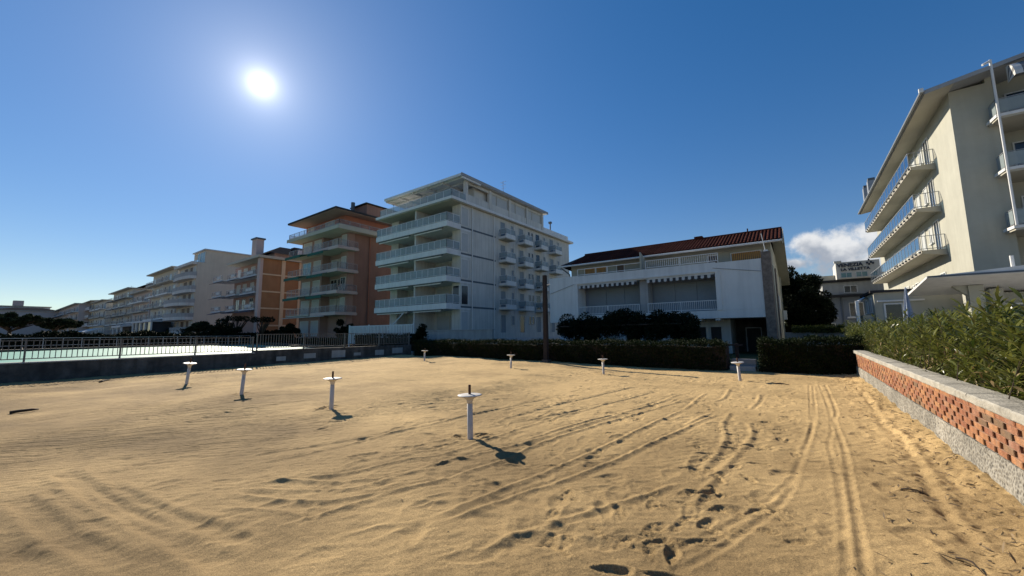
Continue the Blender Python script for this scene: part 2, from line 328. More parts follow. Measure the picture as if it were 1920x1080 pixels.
class G:
    def __init__(s): s.v = []; s.f = []; s.mi = []; s.m = 0
    def box(s, x0, x1, y0, y1, z0, z1):
        if x0 > x1: x0, x1 = x1, x0
        if y0 > y1: y0, y1 = y1, y0
        if z0 > z1: z0, z1 = z1, z0
        k = len(s.v); s.v += [(x0, y0, z0), (x1, y0, z0), (x1, y1, z0), (x0, y1, z0), (x0, y0, z1), (x1, y0, z1), (x1, y1, z1), (x0, y1, z1)]
        for q in ((0, 3, 2, 1), (4, 5, 6, 7), (0, 1, 5, 4), (1, 2, 6, 5), (2, 3, 7, 6), (3, 0, 4, 7)):
            s.f.append(tuple(k + i for i in q)); s.mi.append(s.m)
        return s
    def poly(s, pts):
        k = len(s.v); s.v += [tuple(map(float, p)) for p in pts]; s.f.append(tuple(range(k, k + len(pts)))); s.mi.append(s.m); return s
    def prism(s, a, b):                    # two matching outlines joined
        n = len(a); k = len(s.v); s.v += [tuple(map(float, p)) for p in a] + [tuple(map(float, p)) for p in b]
        s.f.append(tuple(range(k, k + n))[::-1]); s.f.append(tuple(range(k + n, k + 2 * n))); s.mi += [s.m, s.m]
        for i in range(n):
            j = (i + 1) % n; s.f.append((k + i, k + j, k + n + j, k + n + i)); s.mi.append(s.m)
        return s
    def tube(s, pts, rad, n=8, caps=True):
        pts = [np.array(p, float) for p in pts]
        if not hasattr(rad, '__len__'): rad = [rad] * len(pts)
        k = len(s.v)
        for i, p in enumerate(pts):
            d = pts[min(i + 1, len(pts) - 1)] - pts[max(i - 1, 0)]; d = d / (np.linalg.norm(d) + 1e-9)
            u = np.cross(d, (0, 0, 1.0) if abs(d[2]) < 0.9 else (1.0, 0, 0)); u /= np.linalg.norm(u); w = np.cross(d, u)
            for j in range(n):
                a = 2 * math.pi * j / n; q = p + (u * math.cos(a) + w * math.sin(a)) * rad[i]; s.v.append(tuple(q))
        for i in range(len(pts) - 1):
            for j in range(n):
                j2 = (j + 1) % n; s.f.append((k + i * n + j, k + i * n + j2, k + (i + 1) * n + j2, k + (i + 1) * n + j)); s.mi.append(s.m)
        if caps:
            s.f.append(tuple(range(k, k + n))[::-1]); s.f.append(tuple(range(k + (len(pts) - 1) * n, k + len(pts) * n))); s.mi += [s.m, s.m]
        return s
    def lathe(s, prof, n=24, c=(0, 0, 0)):
        k = len(s.v)
        for r, z in prof:
            for j in range(n):
                a = 2 * math.pi * j / n; s.v.append((c[0] + r * math.cos(a), c[1] + r * math.sin(a), c[2] + z))
        for i in range(len(prof) - 1):
            for j in range(n):
                j2 = (j + 1) % n; s.f.append((k + i * n + j, k + i * n + j2, k + (i + 1) * n + j2, k + (i + 1) * n + j)); s.mi.append(s.m)
        s.f.append(tuple(range(k, k + n))[::-1]); s.f.append(tuple(range(k + (len(prof) - 1) * n, k + len(prof) * n))); s.mi += [s.m, s.m]
        return s
    def mesh(s, name, o=(0, 0, 0)):
        me = bpy.data.meshes.new(name); me.from_pydata([(a - o[0], b - o[1], c - o[2]) for a, b, c in s.v], [], s.f)
        if any(s.mi): me.polygons.foreach_set('material_index', s.mi)
        me.update(); return me
    def obj(s, name, mat, parent=None, kind=None, smooth=False):
        me = s.mesh(name, org(parent))
        for q in (mat if isinstance(mat, (list, tuple)) else [mat]): me.materials.append(MATS[q])
        return link(name, me, parent, kind=kind, smooth=smooth)
def bx(name, mat, parent, *d, kind=None):
    return G().box(*d).obj(name, mat, parent, kind)
def struct(o): o['kind'] = 'structure'; return o

# openings on facades: face 'f' looks to -Y (plane y), 'r' looks to +X (plane x), 'l' looks to -X
def fbox(face, p, u0, u1, z0, z1, a, b):
    if face == 'f': return (u0, u1, p - b, p - a, z0, z1)
    if face == 'r': return (p + a, p + b, u0, u1, z0, z1)
    return (p - b, p - a, u0, u1, z0, z1)
def window(par, face, p, u0, u1, z0, z1, mat='shutter_pale', frame='paint_white', name='window', fw=0.07, sill=True):
    o = bx(name, mat, par, *fbox(face, p, u0, u1, z0, z1, -0.05, 0.012))
    g = G()
    g.box(*fbox(face, p, u0 - fw, u0, z0, z1, -0.02, 0.05)); g.box(*fbox(face, p, u1, u1 + fw, z0, z1, -0.02, 0.05))
    g.box(*fbox(face, p, u0 - fw, u1 + fw, z1, z1 + fw, -0.02, 0.05))
    if u1 - u0 > 1.1 and mat.startswith('pane'): g.box(*fbox(face, p, (u0 + u1) / 2 - 0.03, (u0 + u1) / 2 + 0.03, z0, z1, 0, 0.04))
    g.obj('frame', frame, o)
    if sill: bx('sill', frame, o, *fbox(face, p, u0 - 0.1, u1 + 0.1, z0 - 0.06, z0, -0.02, 0.12))
    return o
def shutter(par, face, p, u0, u1, z0, z1, mat, name='roller_shutter', pitch=0.075):
    g = G(); z = z0
    while z < z1 - 0.01:
        zt = min(z + pitch, z1); g.box(*fbox(face, p, u0, u1, z, zt - 0.012, -0.02, 0.03)); g.box(*fbox(face, p, u0, u1, zt - 0.012, zt, -0.02, 0.012)); z = zt
    return g.obj(name, mat, par, kind='stuff')
def railing(par, pts, z0, z1, mat='metal_white', step=0.12, bar=0.018, rail=0.04, name='railing', infill=None, panel_off=0.0, post=1.2):
    """rails and bars along a path; infill is a panel material"""
    g = G(); fill = G()
    for (xa, ya), (xb, yb) in zip(pts[:-1], pts[1:]):
        L = math.hypot(xb - xa, yb - ya); ax = abs(xb - xa) > abs(yb - ya); h = rail / 2
        for zz in (z1 - rail, z0 + 0.08):
            if ax: g.box(min(xa, xb) - h, max(xa, xb) + h, ya - h, ya + h, zz, zz + rail)
            else: g.box(xa - h, xa + h, min(ya, yb) - h, max(ya, yb) + h, zz, zz + rail)
        n = max(1, int(round(L / post)))
        for i in range(n + 1):
            x, y = xa + (xb - xa) * i / n, ya + (yb - ya) * i / n; g.box(x - h, x + h, y - h, y + h, z0, z1 - rail)
        if step:
            n = max(1, int(L / step)); b = bar / 2
            for i in range(1, n):
                x, y = xa + (xb - xa) * i / n, ya + (yb - ya) * i / n; g.box(x - b, x + b, y - b, y + b, z0 + 0.12, z1 - rail)
        if infill:
            t = 0.006
            if ax: fill.box(min(xa, xb), max(xa, xb), ya - t, ya + t, z0 + 0.13, z1 - rail - 0.03)
            else: fill.box(xa - t, xa + t, min(ya, yb), max(ya, yb), z0 + 0.13, z1 - rail - 0.03)
    o = g.obj(name, mat, par, kind='stuff')
    if infill: fill.obj('glass_panel', infill, o)
    return o
def antenna(par, x, y, z, h=2.2, mat='metal_grey'):
    g = G().tube([(x, y, z), (x, y, z + h)], 0.03, 5)
    for q, w in ((0.95, 0.55), (0.8, 0.4), (0.65, 0.45)): g.tube([(x - w, y, z + h * q), (x + w, y, z + h * q)], 0.018, 4)
    g.tube([(x, y - 0.5, z + h * 0.88), (x, y + 0.6, z + h * 0.88)], 0.018, 4)
    g.box(x - 0.12, x + 0.12, y - 0.05, y + 0.05, z + h * 0.38, z + h * 0.5)
    return g.obj('antenna', mat, par)

# ------------------------------------------------------------------ leaves and trees
def leaf_mesh(name, P, D, Nn, L, Wd, six=False, droop=0.0):
    n = len(P); D = D / np.linalg.norm(D, axis=1, keepdims=True); Sd = np.cross(D, Nn); Sd /= (np.linalg.norm(Sd, axis=1, keepdims=True) + 1e-9)
    Up = np.cross(Sd, D); L = np.asarray(L).reshape(-1, 1); Wd = np.asarray(Wd).reshape(-1, 1)
    if six:
        dz = np.array([0, 0, -1.0]) * droop * L
        V = np.stack([P, P + D * L * .35 + Sd * Wd * .5 + Up * Wd * .15, P + D * L * .35 - Sd * Wd * .5 + Up * Wd * .15,
                      P + D * L * .7 + Sd * Wd * .4 + dz * .4 + Up * Wd * .1, P + D * L * .7 - Sd * Wd * .4 + dz * .4 + Up * Wd * .1, P + D * L + dz], 1).reshape(-1, 3)
        base = np.arange(n)[:, None] * 6
        F = np.concatenate([base + np.array([[0, 2, 1]]), base + np.array([[3, 4, 5]])], 1).reshape(-1, 3)
        Q = base + np.array([[1, 2, 4, 3]])
        loops = np.concatenate([F.reshape(-1), Q.reshape(-1)]); tot = np.concatenate([np.full(2 * n, 3), np.full(n, 4)])
    else:
        V = np.stack([P, P + D * L * .5 + Sd * Wd * .5, P + D * L, P + D * L * .5 - Sd * Wd * .5], 1).reshape(-1, 3)
        loops = np.arange(4 * n); tot = np.full(n, 4)
    me = bpy.data.meshes.new(name); me.vertices.add(len(V)); me.vertices.foreach_set('co', V.astype(np.float32).reshape(-1))
    me.loops.add(len(loops)); me.loops.foreach_set('vertex_index', loops.astype(np.int32))
    me.polygons.add(len(tot)); st = np.concatenate([[0], np.cumsum(tot)[:-1]]); me.polygons.foreach_set('loop_start', st.astype(np.int32)); me.polygons.foreach_set('loop_total', tot.astype(np.int32))
    me.update(calc_edges=True); me.validate(); return me
def rdir(n, r=None):
    v = (r or rng).normal(size=(n, 3)); return v / np.linalg.norm(v, axis=1, keepdims=True)
def clump_leaves(centres, radii, n, leaf, flat=1.0):
    centres = np.array(centres); radii = np.array(radii, float); w = radii ** 2; idx = rng.choice(len(centres), n, p=w / w.sum())
    d = rdir(n); rr = radii[idx] * (rng.random(n) ** 0.35); d2 = d.copy(); d2[:, 2] *= flat
    P = centres[idx] + d2 * rr[:, None]
    D = d + rdir(n) * 0.9; Nn = rdir(n)
    return P, D, Nn, leaf * rng.uniform(0.6, 1.35, n), leaf * rng.uniform(0.35, 0.6, n)
def tree(name, label, cat, loc, trunk_h, trunk_r, crown, nclump, nleaf, leaf, mat, flat=0.8, group=None, lean=(0, 0)):
    """crown = (centre height, rx, ry, rz)"""
    t = thing(name, label, cat, loc, group); o = np.array(loc, float)
    ch, rx, ry, rz = crown
    cs = []; rs = []
    for i in range(nclump):
        d = rdir(1)[0]; q = rng.random() ** 0.45
        cs.append((lean[0] + d[0] * rx * q, lean[1] + d[1] * ry * q, ch + d[2] * rz * q)); rs.append(rng.uniform(0.22, 0.42) * min(rx, ry, rz * 1.5))
    g = G(); g.tube([(0, 0, -0.1), (lean[0] * .3, lean[1] * .3, trunk_h * .5), (lean[0] * .8, lean[1] * .8, trunk_h)], [trunk_r, trunk_r * .8, trunk_r * .6], 9)
    for c in cs[:min(12, nclump)]:
        m = (np.array((lean[0] * .8, lean[1] * .8, trunk_h * 0.92)) * .5 + np.array(c) * .5) + rng.normal(size=3) * 0.1 * rz
        g.tube([(lean[0] * .75, lean[1] * .75, trunk_h * rng.uniform(.75, .98)), m, c], [trunk_r * .45, trunk_r * .28, trunk_r * .1], 6, caps=False)
    me = g.mesh('trunk'); link('trunk', me, t, 'bark', smooth=True)
    link('crown', leaf_mesh('crown', *clump_leaves(cs, rs, nleaf, leaf, flat)), t, mat)
    return t
def hedge(name, label, x0, x1, y0, y1, h, nleaf, leaf, mat, z0=0.0, group=None, cat='hedge'):
    t = thing(name, label, cat, ((x0 + x1) / 2, (y0 + y1) / 2, z0), group)
    lx, ly = (x1 - x0) / 2, (y1 - y0) / 2
    P = np.stack([rng.uniform(-lx, lx, nleaf), rng.uniform(-ly, ly, nleaf), h * rng.random(nleaf)], 1)
    k = rng.random(nleaf)                       # most leaves near the skin
    fr = k < 0.5; P[fr, 1] = -ly + np.abs(rng.normal(0, 0.07, fr.sum()))
    tp = (k >= 0.5) & (k < 0.82); P[tp, 2] = h + rng.normal(0, 0.05, tp.sum())
    bump = 0.10 * np.sin(P[:, 0] * 1.7) + 0.07 * np.sin(P[:, 0] * 4.3 + 1) + 0.06 * np.sin(P[:, 0] * 9.1)
    P[:, 2] *= 1 + bump * 0.35; P[:, 1] -= 0.1 * np.sin(P[:, 0] * 2.3 + P[:, 2] * 3) + 0.06 * np.sin(P[:, 0] * 6.1 + P[:, 2] * 7)
    D = rdir(nleaf) + np.array([0, -0.4, 0.4]); Nn = rdir(nleaf)
    link('foliage', leaf_mesh('foliage', P, D, Nn, leaf * rng.uniform(.6, 1.4, nleaf), leaf * rng.uniform(.35, .6, nleaf)), t, mat)
    g = G()                                     # woody core, uneven
    n = max(2, int((x1 - x0) / 0.5))
    for i in range(n):
        a = -lx + (x1 - x0) * i / n; b_ = -lx + (x1 - x0) * (i + 1) / n
        g.box(a + 0.01, b_ - 0.01, -ly + 0.18 + rng.random() * .05, ly - 0.18, 0.0, h * (0.83 + 0.06 * rng.random()))
    me = g.mesh('stems'); link('stems', me, t, 'twig')['kind'] = 'stuff'
    return t

# ================================================================== GROUND
struct(bx('ground', 'paving', None, -1500, 1500, -600, 1800, -0.6, -0.25))
struct(bx('garden_ground', 'turf', None, -24.0, 1.74, 18.6, 66.0, -0.24, -0.02))
struct(bx('planting_bed', 'soil', None, 1.75, 4.2, -6.0, 26.5, -0.24, 0.62)); struct(bx('terrace_ground', 'deck_light', None, 4.2, 30.0, -6.0, 30.4, -0.24, 0.30))  # unseen terrace paved pale to bounce light up onto the canopy

# ---- sand
def lattice(seed): return np.random.default_rng(seed).random((256, 256)).astype(np.float32)
def vnoise(X, Y, s, seed):
    T = lattice(seed); x = X * s + 71.3; y = Y * s + 37.7; xi = np.floor(x).astype(np.int32); yi = np.floor(y).astype(np.int32)
    fx = x - xi; fy = y - yi; fx = fx * fx * fx * (fx * (fx * 6 - 15) + 10); fy = fy * fy * fy * (fy * (fy * 6 - 15) + 10)
    a = T[xi & 255, yi & 255]; b = T[(xi + 1) & 255, yi & 255]; c = T[xi & 255, (yi + 1) & 255]; d = T[(xi + 1) & 255, (yi + 1) & 255]
    return (a + (b - a) * fx) * (1 - fy) + (c + (d - c) * fx) * fy - 0.5
def axis(lo, f0, f1, hi, fine, grow, cmax):
    a = list(np.arange(f0, f1, fine)); s = fine; x = f1
    while x < hi: a.append(x); s = min(s * grow, cmax); x += s
    a.append(hi); s = fine; x = f0; pre = []
    while x > lo: s = min(s * grow, cmax); x -= s; pre.append(max(x, lo))
    return np.array(sorted(set(pre + a)), np.float64)
ax = axis(-24.2, -7.6, 1.47, 1.50, 0.0135, 1.006, 0.06); ay = axis(-5.0, 0.3, 6.0, 18.9, 0.0135, 1.007, 0.06)
GX, GY = np.meshgrid(ax, ay, indexing='ij')
Z = np.zeros_like(GX)
Z += 0.10 * vnoise(GX, GY, 0.22, 1) + 0.045 * vnoise(GX, GY, 0.7, 2) + 0.014 * vnoise(GX, GY, 1.8, 3) + 0.008 * vnoise(GX, GY, 5.0, 4)
# wind ripples, crests across the sea breeze
wx = GX + 0.35 * vnoise(GX, GY, 1.1, 5) + 0.10 * vnoise(GX, GY, 3.5, 6); wy = GY + 0.35 * vnoise(GX, GY, 1.1, 7) + 0.10 * vnoise(GX, GY, 3.5, 8)
ph = (wx * 0.80 - wy * 0.60)
rmask = np.clip(0.62 + 2.0 * vnoise(GX, GY, 0.45, 9), 0, 1) * np.clip((-GX - 4.0) / 3.0, 0.10, 1)
Z += (0.0050 * rmask + 0.0008) * np.sin(ph * 2 * math.pi / 0.112) + 0.005 * rmask * np.sin(ph * 2 * math.pi / 0.34 + 1.0 + 3 * vnoise(GX, GY, .8, 13))
Z += 0.010 * np.clip(-GX / 10, 0, 1) * vnoise(wx * 0.8 - wy * .6, (wx * .6 + wy * .8) * 0.35, 3.2, 10)
Z += 0.006 * np.clip((GX + 9) / 5, 0.25, 1) * vnoise(GX, GY, 7.0, 14) * np.clip(.6 + 1.6 * vnoise(GX, GY, .6, 15), 0, 1) + 0.006 * vnoise(GX, GY, 14.0, 16) + 0.0045 * vnoise(GX, GY, 27.0, 19) * np.clip(.5 + 2 * vnoise(GX, GY, 1.3, 20), .2, 1)
# drift heaped against the hedge corner and the pool wall
Z += 0.16 * np.exp(-(((GX + 17) / 5.0) ** 2 + ((GY - 17.5) / 3.0) ** 2)) + 0.05 * np.exp(-((GY - 18.4) / 0.8) ** 2)
Z += 0.06 * np.exp(-((GX - 1.5) / 0.35) ** 2) * (1 + vnoise(GX, GY, 2.5, 11)) + np.exp(-((GX - 1.2) / 0.5) ** 2) * (0.04 * vnoise(GX, GY, 6.0, 12) + 0.022 * vnoise(GX, GY, 15.0, 18))

def sub(xa, xb, ya, yb):
    i0, i1 = np.searchsorted(ax, (xa, xb)); j0, j1 = np.searchsorted(ay, (ya, yb)); return slice(i0, i1), slice(j0, j1)
def smooth_path(pts, n=10):
    P = np.array(pts, float)
    if len(P) < 3: return P
    out = []
    Q = np.vstack([2 * P[0] - P[1], P, 2 * P[-1] - P[-2]])
    for i in range(1, len(Q) - 2):
        for t in np.linspace(0, 1, n, endpoint=False):
            out.append(0.5 * ((2 * Q[i]) + (-Q[i - 1] + Q[i + 1]) * t + (2 * Q[i - 1] - 5 * Q[i] + 4 * Q[i + 1] - Q[i + 2]) * t ** 2 + (-Q[i - 1] + 3 * Q[i] - 3 * Q[i + 1] + Q[i + 2]) * t ** 3))
    out.append(P[-1]); return np.array(out)
def stroke(pts, fn, reach, amp=0.62):
    """carve along a path: fn(signed offset, along) gives height"""
    P = smooth_path(pts); best = None
    m = reach + 0.05
    sx, sy = sub(P[:, 0].min() - m, P[:, 0].max() + m, P[:, 1].min() - m, P[:, 1].max() + m)
    X = GX[sx, sy]; Y = GY[sx, sy]
    if X.size == 0: return
    D = np.full(X.shape, 9.0); SG = np.zeros(X.shape); AL = np.zeros(X.shape); acc = 0.0
    tl = sum(math.hypot(*(P[i + 1] - P[i])) for i in range(len(P) - 1))
    for i in range(len(P) - 1):
        a, b = P[i], P[i + 1]; d = b - a; L = math.hypot(*d) + 1e-9; u = d / L
        bx0, bx1 = min(a[0], b[0]) - m, max(a[0], b[0]) + m; by0, by1 = min(a[1], b[1]) - m, max(a[1], b[1]) + m
        ii = slice(*np.searchsorted(X[:, 0], (bx0, bx1))); jj = slice(*np.searchsorted(Y[0], (by0, by1)))
        xx = X[ii, jj] - a[0]; yy = Y[ii, jj] - a[1]
        if xx.size == 0: acc += L; continue
        t = np.clip(xx * u[0] + yy * u[1], 0, L); ex = xx - t * u[0]; ey = yy - t * u[1]; dist = np.hypot(ex, ey)
        sg = np.sign(u[0] * ey - u[1] * ex); cur = D[ii, jj]; k = dist < cur
        cur[k] = dist[k]; D[ii, jj] = cur
        c2 = SG[ii, jj]; c2[k] = sg[k]; SG[ii, jj] = c2; c3 = AL[ii, jj]; c3[k] = (acc + t)[k]; AL[ii, jj] = c3
        acc += L
    ok = D < reach; end = np.clip(np.minimum(AL, tl - AL) / 0.35, 0, 1); end = end * end * (3 - 2 * end)
    wob = 0.95 + 0.45 * vnoise(X, Y, 0.9, 21) + 0.25 * vnoise(X, Y, 4.0, 22)
    Z[sx, sy] += np.where(ok, amp * fn(D * SG, AL) * end * wob, 0)
def gs(s, w): return np.exp(-(s / w) ** 2)
def P3(l, o, k): return [gp(o[0] + a / k, o[1] + c / k)[:2] for a, c in l]
z1 = lambda l: P3(l, (0, 680), 2.7)
z2 = lambda l: P3(l, (640, 680), 2.7)
z3 = lambda l: P3(l, (1280, 680), 2.7)
ridge = lambda h, w: (lambda s, a: h * gs(s, w) - 0.55 * h * gs(s - w * 1.9, w) - 0.35 * h * gs(s + w * 2.0, w))
groove = lambda d, w, b=0.5: (lambda s, a: -d * gs(s, w) + b * d * gs(s - 1.9 * w, w * .8) + b * d * gs(s + 1.9 * w, w * .8))
def tyre(d, w, tread):
    def f(s, a):
        lug = 0.5 + 0.5 * np.sin(a * 2 * math.pi / 0.07 + np.sign(s) * 1.2)
        return -0.66 * d * gs(s, w) * (0.8 + 0.35 * tread * lug) + 0.38 * d * gs(s - 1.7 * w, w * .7) + 0.38 * d * gs(s + 1.7 * w, w * .7)
    return f
# long drag lines left by the beach cleaner, fanning out from its turning point
z4 = lambda l: P3(l, (562, 788), 2.984)
crest = lambda h, w: (lambda s, a: h * np.exp(-np.sqrt(s * s + (.35 * w) ** 2) / w) - .38 * h * gs(s - 2.2 * w, 1.3 * w) - .25 * h * gs(s + 2.6 * w, 1.5 * w))
for l, h in (([(-330, 215), (0, 165), (400, 95), (700, 30), (1000, -45), (1400, -120)], .017), ([(-300, 262), (0, 210), (250, 150), (560, 60), (800, 0), (1200, -90)], .016), ([(190, 285), (400, 225), (740, 165), (900, 120)], .015),
             ([(-350, 380), (0, 340), (300, 300), (560, 235), (790, 195), (960, 140), (1300, 20), (1700, -90)], .018), ([(-250, 352), (0, 352), (330, 350), (600, 300), (840, 225), (1100, 165), (1456, 60), (2142, -150)], .020),
             ([(-400, 400), (0, 405), (330, 390), (560, 320), (840, 250)], .016), ([(-420, 425), (0, 470), (260, 455), (560, 400), (800, 340), (1000, 270), (1180, 205), (1456, 85), (2142, -120)], .021),
             ([(-200, 640), (0, 585), (180, 530), (420, 450), (600, 395)], .018), ([(700, 575), (1000, 450), (1200, 360), (1456, 250), (2142, -69)], .022), ([(760, 610), (1100, 470), (1300, 395), (1456, 340), (1900, 150), (2332, -46)], .024),
             ([(860, 800), (1000, 760), (1200, 660), (1456, 570), (2142, 330)], .022), ([(330, 720), (620, 610), (700, 575)], .017), ([(100, 700), (400, 620), (620, 560)], .015), ([(700, 460), (880, 425), (1000, 390)], .014),
             ([(1100, 0), (1456, -90), (1900, -190)], .02), ([(1000, 40), (1456, -40), (2000, -160)], .02), ([(1250, 110), (1600, 0), (2100, -130)], .018), ([(-500, 500), (-200, 520), (60, 560)], .014)):
    stroke(z4(l), crest(h, .030), 0.26, 1.15)
for l, h, w in (([(1000, 840), (1190, 795), (1400, 760)], .016, .04),
                ([(820, 320), (1200, 240), (1600, 190)], .018, .06), ([(60, 300), (400, 250), (760, 190)], .016, .07), ([(660, 290), (1000, 230), (1300, 190)], .014, .06),
                ([(20, 1010), (150, 970), (330, 930)], .014, .04), ([(560, 1075), (720, 1010), (900, 960)], .014, .04),
                ([(430, 850), (560, 820), (680, 780)], .014, .035), ([(1030, 990), (1250, 920), (1450, 860)], .012, .04), ([(820, 1075), (980, 1020)], .012, .04)):
    stroke(z1(l), ridge(h, w * 1.05), 0.32, 0.60)
for k in range(9):                       # herring-bone ripple by the turning point
    stroke(z1([(1045 - k * 3, 640 + k * 19), (1160 - k * 2, 622 + k * 19)]), ridge(.010, .02), 0.1)
# wide old wheel bands at lower left
for l in ([(300, 560), (480, 690), (680, 790), (1010, 970), (1200, 1080)], [(70, 700), (200, 800), (340, 890), (520, 980), (650, 1075)], [(520, 640), (760, 760), (1040, 850), (1250, 960)], [(0, 930), (60, 1000), (180, 1080)]):
    stroke(z1(l), lambda s, a: -0.020 * np.exp(-(s / 0.085) ** 4) + 0.010 * gs(s - 0.14, 0.045) + 0.010 * gs(s + 0.14, 0.045), 0.3, 1.0)
# hand-cart wheel tracks
stroke(z3([(690, 110), (740, 230), (755, 330), (738, 400), (780, 560), (810, 760), (830, 1080), (835, 1150)]), tyre(0.0130, .027, .5), .16)
stroke(z3([(720, 110), (775, 230), (768, 290), (810, 400), (842, 560), (885, 800), (930, 1080), (940, 1150)]), tyre(0.0187, .028, .3), .16)
stroke(z3([(640, 110), (650, 250), (648, 330), (590, 460), (540, 580), (420, 680), (250, 790), (0, 920), (-200, 1010)]), tyre(0.0144, .028, 1.0), .16)
stroke(z3([(660, 120), (668, 260), (650, 345), (590, 500), (555, 600), (470, 720), (360, 800), (200, 920), (0, 1040), (-100, 1090)]), tyre(0.0158, .028, .7), .16)
stroke(z3([(930, 150), (1000, 240), (1060, 330), (1160, 400), (1280, 580), (1400, 740), (1560, 920), (1700, 1080)]), lambda s, a: 0.022 * gs(s, .045) - 0.020 * gs(s + .10, .05), .25)
stroke(z3([(330, 290), (350, 350), (290, 430), (200, 520), (100, 640), (0, 770)]), ridge(.022, .04), .22)
stroke(z3([(240, 240), (205, 300), (215, 370), (150, 470), (60, 540)]), ridge(.02, .04), .22)
for l in ([(390, 150), (380, 190), (330, 235)], [(240, 130), (200, 180), (120, 195)], [(0, 230), (60, 190), (120, 150)], [(0, 320), (80, 270), (150, 240)]): stroke(z3(l), ridge(.02, .04), .2)

# ---- footprints
def dent(x, y, ang, ln, wd, dp, soft, sole=False):
    m = ln
    sx, sy = sub(x - m, x + m, y - m, y + m); X = GX[sx, sy] - x; Y = GY[sx, sy] - y
    if X.size == 0: return
    c, s_ = math.cos(ang), math.sin(ang); u = (X * c + Y * s_) / (ln / 2); v = (-X * s_ + Y * c) / (wd / 2)
    v = v / (0.82 + 0.22 * np.clip(u, -1, 1) + 0.10 * np.cos(u * 3.0))
    r = (np.abs(u) ** 2.6 + np.abs(v) ** 2.6) ** (1 / 2.6); r = r * (1 + 0.35 * vnoise(GX[sx, sy], GY[sx, sy], 9.0, 30))
    inn = 1 / (1 + np.exp((r - 1) / soft)); rim = np.exp(-((r - 1 - 1.8 * soft - 0.12) / (0.16 + soft)) ** 2)
    z = -dp * inn * (0.85 + 0.25 * u) + 0.34 * dp * rim
    if sole:
        rr = np.hypot((u - 0.45) * ln / 2, v * wd / 2); z += 0.005 * inn * np.sin(rr * 2 * math.pi / 0.022)
        z += 0.012 * inn * vnoise(GX[sx, sy], GY[sx, sy], 28, 31)
    Z[sx, sy] += z
HEAD = math.radians(70)
crisp = []
for a, c, an, dp in ((860, 850, 100, .05), (690, 720, 60, .035), (1300, 600, 150, .030), (1200, 510, 80, .03), (790, 350, 20, .022), (1150, 190, 20, .035), (1340, 60, 120, .03), (230, 1030, 30, .05), (1330, 370, 150, .02), (1030, 470, 60, .02), (760, 1075, 20, .04)):
    p = gp(1100 + a / 5.4, 880 + c / 5.4); crisp.append((p[0], p[1], math.radians(an), dp))
for a, c, an, dp in ((120, 445, 30, .03), (240, 415, 30, .03), (175, 550, 60, .03), (90, 640, 30, .035), (100, 890, 40, .025), (490, 370, 80, .025), (410, 410, 40, .02), (380, 490, 20, .02), (30, 515, 30, .025), (245, 350, 30, .025),
                      (410, 290, 30, .025), (320, 400, 40, .025), (530, 270, 30, .03), (480, 180, 30, .03), (590, 240, 30, .025), (480, 325, 30, .025), (170, 720, 60, .03), (560, 290, 60, .025), (1180, 640, 20, .02), (1180, 565, 20, .015)):
    p = gp(1280 + a / 2.7, 680 + c / 2.7); crisp.append((p[0], p[1], math.radians(an), dp))
trail = smooth_path([gp(*q)[:2] for q in ((1215, 1040), (1290, 950), (1335, 900), (1335, 850), (1385, 800), (1425, 780), (1450, 762), (1500, 742), (1540, 728))], 4)
for k, q in enumerate(trail): crisp.append((q[0] + rng.normal() * .22, q[1] + rng.normal() * .2, math.radians(rng.uniform(20, 140)), rng.uniform(.008, .018)))
for k in range(75):
    q = gp(rng.uniform(1020, 1500), 735 + 300 * rng.random() ** 1.5)
    crisp.append((q[0], q[1], math.radians(rng.uniform(0, 180)), rng.uniform(.009, .02)))
for x, y in ((-4.246, 4.655), (-8.30, 4.65), (-12.32, 4.34), (-16.84, 4.28)):
    for k in range(5): a_ = rng.uniform(0, 6.28); dent(x + .24 * math.cos(a_), y + .24 * math.sin(a_), rng.uniform(0, 3), .2, .12, rng.uniform(.012, .028), .15, True)
for x, y, an, dp in crisp: dent(x, y, an, 0.245, 0.098, dp * 0.58, 0.09, True)
softs = []
for a, c in ((260, 740), (480, 730), (670, 605), (810, 540), (890, 570), (1090, 710), (1300, 630), (1410, 610), (1330, 680), (1220, 520), (1610, 520), (1270, 920), (640, 995), (1000, 910), (370, 875), (770, 820), (210, 570), (470, 580), (200, 625), (600, 470), (870, 350), (1000, 355), (1060, 465), (820, 530), (740, 630), (1140, 305), (1300, 260), (500, 690), (1720, 450), (1430, 440), (1100, 850), (960, 830), (620, 500), (370, 515), (150, 480), (110, 490), (1330, 745)): softs.append((gp(640 + a / 2.7, 680 + c / 2.7), 1.0 if c > 600 else 0.5))
for a, c in ((260, 720), (380, 580), (990, 490), (1030, 615), (1200, 830), (750, 840), (960, 395), (930, 330), (490, 540), (540, 430), (60, 415), (80, 325), (130, 360), (400, 660), (1080, 490), (1000, 540), (1410, 990)): softs.append((gp(1280 + a / 2.7, 680 + c / 2.7), 0.9))
for a, c in ((1070, 825), (1130, 880), (1600, 780), (1670, 740), (1610, 990), (590, 750), (890, 730), (800, 640), (1200, 905), (1150, 610), (700, 540), (600, 500), (1400, 730), (1690, 635), (1540, 755), (480, 830), (130, 980), (250, 690), (200, 600)): softs.append((gp(a / 2.7, 680 + c / 2.7), 0.8))
for p, k in softs:
    dent(p[0], p[1], rng.uniform(0, math.pi), rng.uniform(.22, .32), rng.uniform(.12, .18), rng.uniform(.012, .021) * k, 0.25)
    if rng.random() < .5:
        q = rng.uniform(0, 6.28); dent(p[0] + .2 * math.cos(q), p[1] + .2 * math.sin(q), q, .2, .13, rng.uniform(.006, .012) * k, 0.3)
